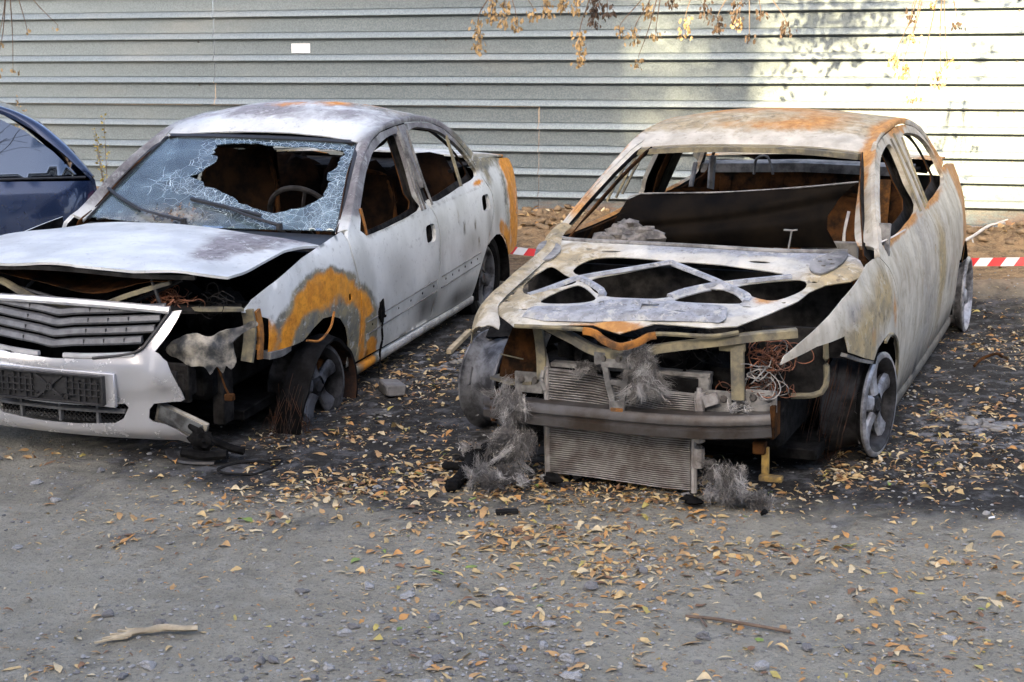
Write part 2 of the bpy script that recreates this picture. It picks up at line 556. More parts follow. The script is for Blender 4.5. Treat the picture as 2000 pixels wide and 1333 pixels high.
def grid_sheet(name, A, parent, mat, thick=.006, want=None, paint=None, back=None, sharp=None):
    """A: (nu,nv,3)"""
    nu, nv = A.shape[:2]
    V = A.reshape(-1, 3)
    i = np.arange(nu * nv).reshape(nu, nv)
    F = np.stack([i[:-1, :-1], i[1:, :-1], i[1:, 1:], i[:-1, 1:]], -1).reshape(-1, 4)
    burn = paint(V) if paint is not None else None
    VV, FF, mi, sm, bb = thicken(V, F, thick, want, burn)
    o = mesh_obj(name, VV, FF, [mat, back or mat], parent, bb, mi, sm)
    if sharp:
        o.data.set_sharp_from_angle(angle=R(sharp))
    return o

class MB:
    def __init__(s):
        s.v, s.f, s.m = [], [], []
    def add(s, V, F, m=0):
        b = len(s.v)
        s.v += [tuple(p) for p in V]
        s.f += [tuple(int(i) + b for i in f) for f in F]
        s.m += [m] * len(F)
        return s
    def box(s, c, d, rot=None, m=0, bev=.12):
        """box with chamfered long edges; c centre, d full size"""
        d = np.asarray(d, float) / 2
        b = min(d) * bev * 2
        V = []
        for sx in (-1, 1):
            for sy in (-1, 1):
                for sz in (-1, 1):
                    V.append((sx * d[0], sy * (d[1] - b), sz * (d[2] - b)))
                    V.append((sx * (d[0] - b), sy * d[1], sz * (d[2] - b)))
                    V.append((sx * (d[0] - b), sy * (d[1] - b), sz * d[2]))
        V = np.array(V)
        def I(sx, sy, sz, k): return ((sx * 2 + sy) * 2 + sz) * 3 + k
        F = []
        for q in (0, 1):
            F.append([I(q, 0, 0, 0), I(q, 1, 0, 0), I(q, 1, 1, 0), I(q, 0, 1, 0)][::1 if q else -1])
            F.append([I(0, q, 0, 1), I(1, q, 0, 1), I(1, q, 1, 1), I(0, q, 1, 1)][::-1 if q else 1])
            F.append([I(0, 0, q, 2), I(1, 0, q, 2), I(1, 1, q, 2), I(0, 1, q, 2)][::1 if q else -1])
        for a in (0, 1):
            for b_ in (0, 1):
                F.append([I(a, b_, 0, 0), I(a, b_, 1, 0), I(a, b_, 1, 1), I(a, b_, 0, 1)][::1 if a ^ b_ else -1])
                F.append([I(a, 0, b_, 0), I(a, 1, b_, 0), I(a, 1, b_, 2), I(a, 0, b_, 2)][::-1 if a ^ b_ else 1])
                F.append([I(0, a, b_, 1), I(1, a, b_, 1), I(1, a, b_, 2), I(0, a, b_, 2)][::1 if a ^ b_ else -1])
                for c_ in (0, 1):
                    F.append([I(a, b_, c_, 0), I(a, b_, c_, 1), I(a, b_, c_, 2)][::1 if (a + b_ + c_) % 2 else -1])
        if rot is not None:
            V = V @ np.array(rot.to_3x3()).T
        return s.add(V + np.asarray(c, float), F, m)
    def tube(s, path, r, seg=8, m=0, flat=1.0, cap=True, up=(0, 0, 1)):
        P = np.asarray(path, float)
        n = len(P)
        r = np.broadcast_to(np.asarray(r, float), (n,))
        T = np.gradient(P, axis=0)
        T /= np.maximum(np.linalg.norm(T, axis=1, keepdims=True), 1e-9)
        V = []
        U = np.asarray(up, float)
        for i in range(n):
            a = np.cross(T[i], U)
            if np.linalg.norm(a) < .05:
                a = np.cross(T[i], (1, .2, 0))
            a /= np.linalg.norm(a)
            b = np.cross(a, T[i])
            for k in range(seg):
                t = 2 * math.pi * k / seg
                V.append(P[i] + r[i] * (math.cos(t) * a + flat * math.sin(t) * b))
        F = []
        for i in range(n - 1):
            for k in range(seg):
                k2 = (k + 1) % seg
                F.append((i * seg + k, i * seg + k2, (i + 1) * seg + k2, (i + 1) * seg + k))
        if cap:
            F.append(tuple(range(seg))[::-1])
            F.append(tuple((n - 1) * seg + k for k in range(seg)))
        return s.add(V, F, m)
    def sweep(s, path, sect, m=0, up=(0, 0, 1), closed=True):
        """sect: 2-D points (side, up) swept along path"""
        P = np.asarray(path, float)
        n = len(P)
        T = np.gradient(P, axis=0)
        T /= np.maximum(np.linalg.norm(T, axis=1, keepdims=True), 1e-9)
        U = np.asarray(up, float)
        k = len(sect)
        V = []
        for i in range(n):
            a = np.cross(T[i], U)
            a /= max(np.linalg.norm(a), 1e-9)
            b = np.cross(a, T[i])
            for q in sect:
                V.append(P[i] + q[0] * a + q[1] * b)
        F = []
        for i in range(n - 1):
            for j in range(k if closed else k - 1):
                j2 = (j + 1) % k
                F.append((i * k + j, i * k + j2, (i + 1) * k + j2, (i + 1) * k + j))
        if closed:
            F.append(tuple(range(k))[::-1])
            F.append(tuple((n - 1) * k + j for j in range(k)))
        return s.add(V, F, m)
    def lathe(s, prof, axis_m, seg=32, m=0, a0=0., a1=2 * math.pi):
        """prof: (radius, along) ; axis_m: Matrix mapping local (x,y=axis,z)"""
        full = abs(a1 - a0 - 2 * math.pi) < 1e-6
        k = seg if full else seg + 1
        V = []
        for i in range(k):
            t = a0 + (a1 - a0) * i / seg
            for r_, y in prof:
                V.append(tuple(axis_m @ Vector((r_ * math.cos(t), y, r_ * math.sin(t)))))
        n = len(prof)
        F = []
        for i in range(seg):
            i2 = (i + 1) % k
            for j in range(n - 1):
                F.append((i * n + j, i * n + j + 1, i2 * n + j + 1, i2 * n + j))
        return s.add(V, F, m)
    def blob(s, c, d, seed=0, amp=.25, fr=3., m=0, nu=18, nv=11):
        V, F = [], []
        for j in range(nv + 1):
            ph = math.pi * j / nv
            for i in range(nu):
                th = 2 * math.pi * i / nu
                p = Vector((math.sin(ph) * math.cos(th), math.sin(ph) * math.sin(th), math.cos(ph)))
                k = 1 + amp * (mnoise.noise(p * fr * .5 + Vector((seed * 7.1, seed, 0))) + .6 * mnoise.noise(p * fr + Vector((seed, 3, seed * 2.3))))
                V.append((c[0] + p.x * d[0] * k, c[1] + p.y * d[1] * k, c[2] + p.z * d[2] * k))
        for j in range(nv):
            for i in range(nu):
                i2 = (i + 1) % nu
                F.append((j * nu + i, (j + 1) * nu + i, (j + 1) * nu + i2, j * nu + i2))
        return s.add(V, F, m)
    def obj(s, name, mats, parent=None, smooth=True, kind=None, angle=40):
        o = mesh_obj(name, s.v, s.f, mats, parent, None, s.m, smooth)
        if smooth is True and angle:
            o.data.set_sharp_from_angle(angle=R(angle))
        if kind: o['kind'] = kind
        return o

def smoothf(a, b, x):
    t = np.clip((np.asarray(x, float) - a) / (b - a), 0, 1)
    return t * t * (3 - 2 * t)

def pchip(xs, ys):
    xs = np.asarray(xs, float)
    ys = np.asarray(ys, float)
    hh = np.diff(xs)
    dl = np.diff(ys) / hh
    m = np.zeros(len(xs))
    m[0], m[-1] = dl[0], dl[-1]
    for i in range(1, len(xs) - 1):
        m[i] = 0 if dl[i - 1] * dl[i] <= 0 else 2 * dl[i - 1] * dl[i] / (dl[i - 1] + dl[i])
    def f(x):
        x = np.clip(np.asarray(x, float), xs[0], xs[-1])
        i = np.clip(np.searchsorted(xs, x) - 1, 0, len(xs) - 2)
        t = (x - xs[i]) / hh[i]
        return (ys[i] * (1 + 2 * t) * (1 - t) ** 2 + m[i] * hh[i] * t * (1 - t) ** 2 + ys[i + 1] * t * t * (3 - 2 * t) + m[i + 1] * hh[i] * t * t * (t - 1))
    return f

def gauss(P, c, s):
    d = (P - np.asarray(c, float)) / np.asarray(s, float)
    return np.exp(-(d * d).sum(1))

# ------------------------------------------------------------------ ground
FENCE_A = math.atan2(-.314, 1.0)
FE = np.array([math.cos(FENCE_A), math.sin(FENCE_A)])
FN = np.array([FE[1], -FE[0]])            # towards the camera
POSE_L = (-1.6925, 7.5576, -.0215, -.0215, .0641, -1.8756)     # x y z, roll pitch yaw
POSE_R = (.7126, 6.5882, .0667, .0014, .0554, -1.9725)
WHEELS = [(-1.00, 7.36, .035), (-.02, 9.75, .205), (1.50, 6.23, .075), (2.62, 8.65, .20), (-.13, 7.0, .09)]

def plane_z(X, Y):
    near = .075 + .055 * (np.minimum(Y, 14) - 7) + .03 * np.clip(X, -6, 6)
    far = .43 - .03 * np.clip(X, -6, 6)
    t = smoothf(10.9, 13.2, Y)
    near = np.where(Y < 4, np.maximum(near, -.09 + .03 * np.clip(X, -6, 6)), near)
    return near * (1 - t) + far * t
WC = [(x, y, z - float(plane_z(np.array(x), np.array(y)))) for x, y, z in WHEELS]
def ground_z(X, Y, bumps=True):
    X = np.asarray(X, float)
    Y = np.asarray(Y, float)
    z = plane_z(X, Y)
    for x, y, d in WC:
        z = z + d * np.exp(-((X - x) ** 2 + (Y - y) ** 2) / .55 ** 2)
    # hump of packed soil beside the rear of the right-hand wreck, and the bank at the fence
    z = z + .10 * np.exp(-((X - 3.4) / .8) ** 2 - ((Y - 9.5 + .25 * (X - 3.4)) / .3) ** 2)
    dist = X * FN[0] + (Y - 13.9) * FN[1]
    z = z + .085 * np.exp(-((dist - .75) / .5) ** 2)
    return z
def gz(x, y):
    return float(ground_z(x, y)) + float(rough_z(np.array([x]), np.array([y]))[0])
def rough_z(X, Y):
    out = np.zeros(len(X))
    for i, (x, y) in enumerate(zip(X, Y)):
        if abs(x) > 9 or y > 18 or y < 2:
            continue
        d = x * FN[0] + (y - 13.9) * FN[1]
        k = .015 + .075 * (0 < d < 2.0) * min(1, (2.0 - d) * 2) * (.3 + .7 * min(1, d * 2))
        out[i] = k * (mnoise.noise(Vector((x * 1.7, y * 1.7, 0))) + .55 * mnoise.noise(Vector((x * 5, y * 5, 3))) + .3 * mnoise.noise(Vector((x * 14, y * 14, 7))))
    return out
def axis(lo, hi, st, far):
    c = list(np.arange(lo, hi + 1e-6, st))
    a, s_ = [], st
    x = lo
    while x > -far:
        s_ *= 1.35; x -= s_; a.append(x)
    b, s_ = [], st
    x = hi
    while x < far:
        s_ *= 1.35; x += s_; b.append(x)
    return np.array(a[::-1] + c + b)
gxs = axis(-3.6, 5.2, .045, 220)
gys = axis(3.6, 14.6, .05, 220)
GX, GY = np.meshgrid(gxs, gys, indexing='ij')
fx, fy = GX.ravel(), GY.ravel()
fz = ground_z(fx, fy) + rough_z(fx, fy)
SOOT = [(-.2, 8.2, 1.1, 1.8, 1.8), (-.9, 7.4, 1.0, .75, 1.6), (.5, 6.85, 1.8, .75, 1.9), (1.9, 6.5, 1.2, .75, 1.6), (2.5, 7.5, 1.1, 1.3, 1.6),
        (1.4, 8.4, 1.6, 1.6, 1.6), (2.5, 6.0, 1.5, .5, 1.0), (-1.2, 8.8, 1.0, 1.8, 1.4), (.2, 6.25, 1.3, .25, .8), (-.4, 6.9, .8, .3, 1.0)]
so = np.zeros(len(fx))
for x, y, a, b, w in SOOT:
    so = np.maximum(so, w * np.exp(-((fx - x) / a) ** 2 - ((fy - y) / b) ** 2))
dd = fx * FN[0] + (fy - 13.9) * FN[1]
bank = smoothf(4.0, 2.6, dd)
ash = np.clip(np.exp(-((fx - 2.1) / .3) ** 2 - ((fy - 6.6) / .25) ** 2) + np.exp(-((fx + .25) / .35) ** 2 - ((fy - 8.2) / .3) ** 2) + .25, 0, 1)
burn = np.stack([so * (1 - bank), bank, ash, np.ones_like(so)], 1)
ii = np.arange(len(fx)).reshape(GX.shape)
GF = np.stack([ii[:-1, :-1], ii[1:, :-1], ii[1:, 1:], ii[:-1, 1:]], -1).reshape(-1, 4)
ground = mesh_obj('ground', np.stack([fx, fy, fz], 1), GF, M['dirt'], None, burn)
tag(ground, kind='structure')

# ------------------------------------------------------------------ fence of ribbed sheets
fence = empty('fence', (0, 13.9, 0), (0, 0, FENCE_A))
tag(fence, 'galvanised steel fence of horizontally ribbed sheets behind the wrecked cars', 'fence')
PROF = [(0, .014), (.001, -.028), (.004, -.034), (.010, -.035), (.030, -.026), (.050, -.014), (.058, -.008), (.0605, .007), (.0640, .007), (.066, .0),
        (.12, .0015), (.184, .0), (.1855, .016), (.199, .016)]        # rib first, then the flat above it
def sheet(s0, s1, z0, nper, yoff, seed, cut=0.0):
    ss_ = np.linspace(s0, s1, max(2, int((s1 - s0) / .12)))
    rows = []
    for k in range(nper):
        for dz, dy in PROF:
            z = z0 + k * .2 + dz
            rows.append((z, dy))
    rows = [(z, d) for z, d in rows if z >= cut]
    A = np.zeros((len(rows), len(ss_), 3))
    for i, (z, d) in enumerate(rows):
        for j, s_ in enumerate(ss_):
            w = mnoise.noise(Vector((s_ * 1.1, z * 2.3, seed))) * .0035 + mnoise.noise(Vector((s_ * 3.7, z * 6, seed + 4))) * .0015
            A[i, j] = (s_, d + yoff + w, z + .004 * mnoise.noise(Vector((s_ * .35, k * 0.0, seed))))
    return grid_sheet('metal_sheet', A, fence, M['zinc'], .0015, (0, -1, 0), sharp=22)
# lower course, middle course, upper course (each laps 3 mm over the one below)
for (s0, s1, sd) in ((-14, -5.4, 1), (-5.402, .246, 2), (.252, 6.6, 3), (6.598, 15, 4)):
    sheet(s0, s1, .181, 6, -.001 * (sd % 2), sd, .30)
for (s0, s1, sd) in ((-14, -8.8, 5), (-8.802, -2.924, 6), (-2.917, 3.6, 7), (3.598, 15, 8)):
    sheet(s0, s1, 1.381, 5, -.004 - .002 * (sd % 2), sd)
for (s0, s1, sd) in ((-14, -6.2, 9), (-6.202, 1.4, 10), (1.398, 15, 11)):
    sheet(s0, s1, 2.381, 4, -.008 - .001 * (sd % 2), sd)
def screw(s_, z, y):
    b = MB()
    b.lathe([(.0, -.006), (.006, -.006), (.008, -.003), (.0085, 0)], Matrix.Translation((s_, y, z)), 8)
    b.lathe([(.012, -.0015), (.013, 0)], Matrix.Translation((s_, y, z)), 8)
    b.obj('screw', M['bolt'], fence)
for s_ in (-5.5, -3.08, -.62, 1.83, 4.24):
    for k in range(-3, 8):
        z = 1.565 + .4 * k - (.2 if s_ > 4 else 0)
        if .35 < z < 2.9:
            screw(s_ + random.uniform(-.01, .01), z, -.001 if z < 1.38 else (-.006 if z < 2.38 else -.01))
for s_ in (-9, -5.5, -3.05, -.6, 1.85, 4.3, 8, 12):
    b = MB()
    b.box((s_, .06, 1.5), (.06, .06, 3.4))
    b.obj('post', M['greyash'], fence)
# notice on the fence
nt = empty('paper_notice', (0, 0, 0))
nc = Vector((0, 13.9, 0)) + Vector((FE[0], FE[1], 0)) * -2.03 + Vector((FN[0], FN[1], 0)) * .012
nt.location = (nc.x, nc.y, 1.90)
nt.rotation_euler = (0, 0, FENCE_A)
tag(nt, 'small white paper notice stuck on the ribbed metal fence', 'notice')
A = np.zeros((7, 4, 3))
for i in range(7):
    for j in range(4):
        A[i, j] = (-.093 + .031 * i, -.002 * math.sin(i * .9), -.0425 + .0283 * j)
grid_sheet('sheet', A, nt, M['paper'], .001, (0, -1, 0))
for k, w in enumerate((.05, .075, .03, .085)):
    b = MB()
    b.box((.012 * (k % 2), -.0045, .022 - .011 * k), (w, .0012, .0022))
    b.obj('print_line', M['ink'], nt)

# ------------------------------------------------------------------ barrier tape behind the wrecks
def tape():
    path = spline([(-1.6, 11.9, .55), (0, 11.3, .392), (.6, 11.05, .39), (1.7, 10.5, .41), (3.09, 9.8, .485), (5.4, 8.8, .66)], .02)
    L = np.concatenate([[0], np.cumsum(np.linalg.norm(np.diff(path, axis=0), axis=1))])
    V, F, mi = [], [], []
    st = .082
    n = int(L[-1] / st)
    def at(s_):
        return np.array([np.interp(s_, L, path[:, k]) for k in range(3)])
    hgt = .053
    for i in range(n):
        for q in range(3):
            sa, sb = (i + q / 3) * st, (i + (q + 1) / 3) * st
            b = len(V)
            for s_ in (sa, sb):
                p, p2 = at(min(s_, L[-1])), at(min(s_ + .04, L[-1]))
                tw = .012 * math.sin(s_ * 1.3)
                V.append((p[0], p[1] - tw, p[2] - hgt / 2))
                V.append((p2[0], p2[1] + tw, p2[2] + hgt / 2))
            F.append((b, b + 2, b + 3, b + 1))
            mi.append(i % 2)
    o = mesh_obj('barrier_tape', V, F, [M['tape_red'], M['tape_white']], None, None, mi)
    tag(o, 'red and white striped barrier tape stretched behind the burnt cars', 'tape')
    for k, s_ in enumerate((0.0, L[-1])):
        p = at(s_)
        bb = MB()
        zz = gz(p[0], p[1])
        bb.tube([(p[0], p[1] + .01, zz - .15), (p[0] + .01, p[1] + .01, zz + .4), (p[0], p[1] + .01, p[2] + .2)], .013, 6)
        t_ = bb.obj('tape_stake', M['wood_pale'])
        tag(t_, ('thin wooden stake holding the barrier tape behind the silver-fronted wreck', 'thin wooden stake holding the barrier tape beyond the right edge')[k], 'stake')
tape()

# ------------------------------------------------------------------ car building blocks
def car_root(name, pose):
    return empty(name, pose[:3], pose[3:])

class Side:
    """outer skin: half width at (x, z)"""
    def __init__(s, px, pw, vz, vw, far=1.0):
        s.p, s.v, s.far = pchip(px, pw), pchip(vz, vw), far
    def y(s, x, z):
        return s.p(x) * s.v(z)
    def fn(s, sg, off=0.0):
        def f(x, z):
            k = 1.0 if sg > 0 else 1 - (1 - s.far) * smoothf(.45, .86, z)
            return np.stack([x, sg * (s.y(x, z) * k - off), z], 1)
        return f

def strip(name, A, B, parent, mat, paint=None, bulge=.012, n=6, thick=.02, sg=1, back=None, step=.04):
    """loft between two 3-D polylines with matched points"""
    A = spline(np.asarray(A, float) * (1, sg, 1), 10)
    B = spline(np.asarray(B, float) * (1, sg, 1), 10)
    k = max(2, int(np.linalg.norm(np.diff(A, axis=0), axis=1).sum() / step))
    t0 = np.linspace(0, 1, len(A))
    # refine with Catmull-Rom by parameter
    def dense(P):
        return spline(P, .01)
    def par(P):
        out = []
        m = len(P) - 1
        for q in np.linspace(0, m, k):
            i = min(int(q), m - 1)
            t = q - i
            p1, p2 = P[i], P[i + 1]
            p0 = P[i - 1] if i > 0 else 2 * p1 - p2
            p3 = P[i + 2] if i + 2 <= m else 2 * p2 - p1
            out.append(.5 * (2 * p1 + (p2 - p0) * t + (2 * p0 - 5 * p1 + 4 * p2 - p3) * t * t + (3 * p1 - p0 - 3 * p2 + p3) * t ** 3))
        return np.array(out)
    a, b = par(A), par(B)
    G = np.zeros((k, n, 3))
    for j in range(n):
        t = j / (n - 1)
        G[:, j] = a * (1 - t) + b * t
        w = 4 * t * (1 - t) * bulge
        G[:, j] += np.array((0, sg * w, w))
    return grid_sheet(name, G, parent, mat, thick, (0, sg, .6), paint, back)

def wheel(parent, c, sg, mat, r=.20, w=.17, steer=0.0, camber=0.0, spokes=5, spoke_mat=None, phase=.3, tyre=None, disc=True, lip=None):
    """c = hub point on the outer face; the axis points outwards along sg*y"""
    Mx = Matrix.Translation(c) @ Matrix.Rotation(steer, 4, 'Z') @ Matrix.Rotation(camber, 4, 'X') @ Matrix.Scale(sg, 4, (0, 1, 0))
    b = MB()
    prof = [(r - .012, .0), (r, -.002), (r + .008, -.008), (r + .007, -.016), (r - .004, -.02), (r - .014, -.035), (r - .03, -.05), (r - .033, -.08),
            (r - .022, -.11), (r - .01, -w + .03), (r - .002, -w + .015), (r + .008, -w + .008), (r + .006, -w), (r - .006, -w), (r - .02, -w + .03), (r - .035, -.10), (r - .042, -.05), (r - .03, -.012), (r - .012, .0)]
    b.lathe(prof, Mx, 48)
    b.lathe([(.0, -.012), (.028, -.012), (.034, -.018), (.05, -.03), (.062, -.045), (.064, -.09), (.0, -.09)], Mx, 24)
    for k in range(5):
        a = phase + 2 * math.pi * k / 5 + .6
        b.lathe([(0, .0), (.007, .0), (.008, -.02)], Mx @ Matrix.Translation((.047 * math.cos(a), -.022, .047 * math.sin(a))), 6)
    o = b.obj('wheel', mat, parent)
    if lip:
        e_ = MB()
        e_.lathe([(r - .013, .0015), (r, .0005), (r + .0095, -.007), (r + .0085, -.0165), (r + .004, -.019)], Mx, 48)
        e_.obj('rim_lip', lip, o)
    for k in range(spokes):
        a = phase + 2 * math.pi * k / spokes
        s_ = MB()
        ra = np.linspace(.045, r - .022, 7)
        V = []
        for q in ra:
            t = (q - .045) / (r - .067)
            hw = .030 + .012 * abs(t - .35) + .010 * t
            yy = -.018 - .012 * math.sin(t * 3.1)
            for uu, dy in ((-hw, -.012), (-hw * .72, 0), (0, .003), (hw * .72, 0), (hw, -.012), (hw * .8, -.03), (-hw * .8, -.03)):
                V.append(tuple(Mx @ Vector((q * math.cos(a) - uu * math.sin(a), yy + dy, q * math.sin(a) + uu * math.cos(a)))))
        F = []
        for i in range(6):
            for j in range(7):
                F.append((i * 7 + j, i * 7 + (j + 1) % 7, (i + 1) * 7 + (j + 1) % 7, (i + 1) * 7 + j))
        s_.add(V, F).obj('spoke', spoke_mat or mat, o)
    if disc:
        d = MB()
        d.lathe([(.03, -.10), (.125, -.10), (.128, -.104), (.128, -.118), (.125, -.122), (.03, -.122)], Mx, 32)
        d.box(tuple(Mx @ Vector((-.10, -.105, .05))), (.06, .09, .11))
        d.obj('brake_disc', M['rust_dark'], o)
    if tyre:
        d = MB()
        d.lathe([(r - .005, -.02), (r + .03, .012), (r + .075, .012), (r + .10, -.01), (r + .105, -w * .5), (r + .10, -w + .01), (r + .07, -w - .012), (r + .03, -w - .01), (r - .005, -w + .02)], Mx, 40)
        d.obj('tyre', tyre, o)
    return o

def seat(parent, x, y, zb, mat, tilt=.25, w=.46, hh=.62):
    """burnt seat: frame of tubes with a charred lump of padding and springs"""
    fr = MB()
    top = np.array((x - hh * math.sin(tilt), y, zb + hh * math.cos(tilt)))
    bot = np.array((x, y, zb))
    W2 = w / 2
    pth = spline([bot + (0, -W2, 0), bot * .5 + top * .5 + (0, -W2 * 1.02, 0), top + (0.03, -W2 * .75, -.03), top + (0, -W2 * .3, .02), top + (0, W2 * .3, .02), top + (0.03, W2 * .75, -.03), bot * .5 + top * .5 + (0, W2 * 1.02, 0), bot + (0, W2, 0)], .05)
    fr.tube(pth, .016, 7)
    for k in range(1, 5):
        t = k / 5.2
        p = bot * (1 - t) + top * t
        fr.tube([p + (.01, -W2, 0), p + (.02, 0, -.01), p + (.01, W2, 0)], .006, 5)
    o = fr.obj('seat_frame', M['rust_dark'], parent)
    pad = MB()
    n, m_ = 13, 9
    V, F = [], []
    for q in (0, 1):
        for i in range(n):
            for j in range(m_):
                t, s_ = i / (n - 1), -1 + 2 * j / (m_ - 1)
                p = bot * (1 - t) + top * t
                wv = W2 * (.97 - .25 * max(0, t - .75) * 2)
                d = (.05 if q == 0 else -.045) * (1 - .55 * s_ ** 4) + .02 * mnoise.noise(Vector((t * 4, s_ * 3, x * 5 + q)))
                V.append(p + np.array((d * math.cos(tilt), s_ * wv, d * math.sin(tilt) + .015 * mnoise.noise(Vector((t * 7, s_ * 6, y * 9))))))
    for i in range(n - 1):
        for j in range(m_ - 1):
            a = i * m_ + j
            F.append((a, a + 1, a + m_ + 1, a + m_))
            a += n * m_
            F.append((a, a + m_, a + m_ + 1, a + 1))
    pad.add(V, F)
    pad.obj('seat_back', mat, o)
    cu = MB()
    cu.blob((x + .25, y, zb - .02), (.30, W2, .09), int(x * 10 + y * 7), .2, 4)
    cu.obj('seat_cushion', mat, o)
    return o

def wires(parent, c, spread, n, r, mat, seed, name='wire_bundle', droop=.05, r3=None):
    q = np.random.default_rng(seed)
    b = MB()
    sp = np.array(spread)
    for k in range(n):
        p0 = np.array(c) + np.clip(q.normal(0, .6, 3), -1, 1) * sp
        d = q.normal(0, 1, 3); d /= np.linalg.norm(d)
        ax = q.normal(0, 1, 3); ax /= np.linalg.norm(ax)
        st = q.uniform(.12, .3) * sp.mean() * 2
        pts = [p0]
        for j in range(8):
            d = d + np.cross(ax, d) * q.uniform(.2, .8) + q.normal(0, .25, 3)
            off = (pts[-1] - np.array(c)) / sp
            d = d - off * .35
            d /= np.linalg.norm(d)
            pts.append(pts[-1] + d * st + np.array((0, 0, -droop * .12 * q.random())))
        b.tube(spline(pts, .015), r * (0.7 + .6 * q.random()), 4, cap=False)
    return b.obj(name, mat, parent, kind='stuff')

def fluff(parent, c, size, n, ln, seed, name='insulation_wool', mat=None, flow=(0, 0, -1)):
    """torn glass-fibre wool: matted locks, each a curved bundle of strands that sags along the flow"""
    q = np.random.default_rng(seed)
    V, F, mi = [], [], []
    size = np.array(size)
    flow = np.array(flow, float)
    nl = max(8, n // 60)
    for _ in range(nl):
        u = q.normal(0, 1, 3); u /= np.linalg.norm(u)
        p0 = np.array(c) + u * q.random() ** .5 * size
        d0 = flow + q.normal(0, .55, 3)
        d0 /= np.linalg.norm(d0)
        cur = q.normal(0, .35, 3)
        lm_ = int(q.choice(3, p=(.40, .18, .42)))
        bw = q.uniform(.006, .016)
        L = ln * q.uniform(.5, 1.3) / 6
        # spine of the lock
        sp, d = [p0], d0.copy()
        for j in range(6):
            d = d + cur * .5 + q.normal(0, .25, 3) + flow * .12
            d /= np.linalg.norm(d)
            sp.append(sp[-1] + d * L)
        sp = np.array(sp)
        for k in range(int(1.1 * n / nl)):
            o1, o2 = q.normal(0, bw, 3), q.normal(0, bw * .9, 3)
            wd = q.uniform(.0007, .0018)
            sd = q.normal(0, 1, 3); sd /= np.linalg.norm(sd)
            j0 = int(q.integers(0, 3)); j1 = int(q.integers(4, 7))
            b = len(V)
            m = j1 - j0
            for j in range(j0, j1 + 1):
                t = (j - j0) / m
                pp = sp[j] + o1 * (1 - t) + o2 * t * 1.1 + q.normal(0, .003, 3)
                ww = wd * (1 - .8 * t)
                V.append(pp - sd * ww); V.append(pp + sd * ww)
            for j in range(m):
                F.append((b + 2 * j, b + 2 * j + 1, b + 2 * j + 3, b + 2 * j + 2))
                mi.append(lm_)
    o = mesh_obj(name, V, F, [M['fluff'], M['fluff_light'], M['fluff_dark']], parent, None, mi)
    o['kind'] = 'stuff'
    return o

def mirror2(poly, sg):
    return np.asarray(poly, float)

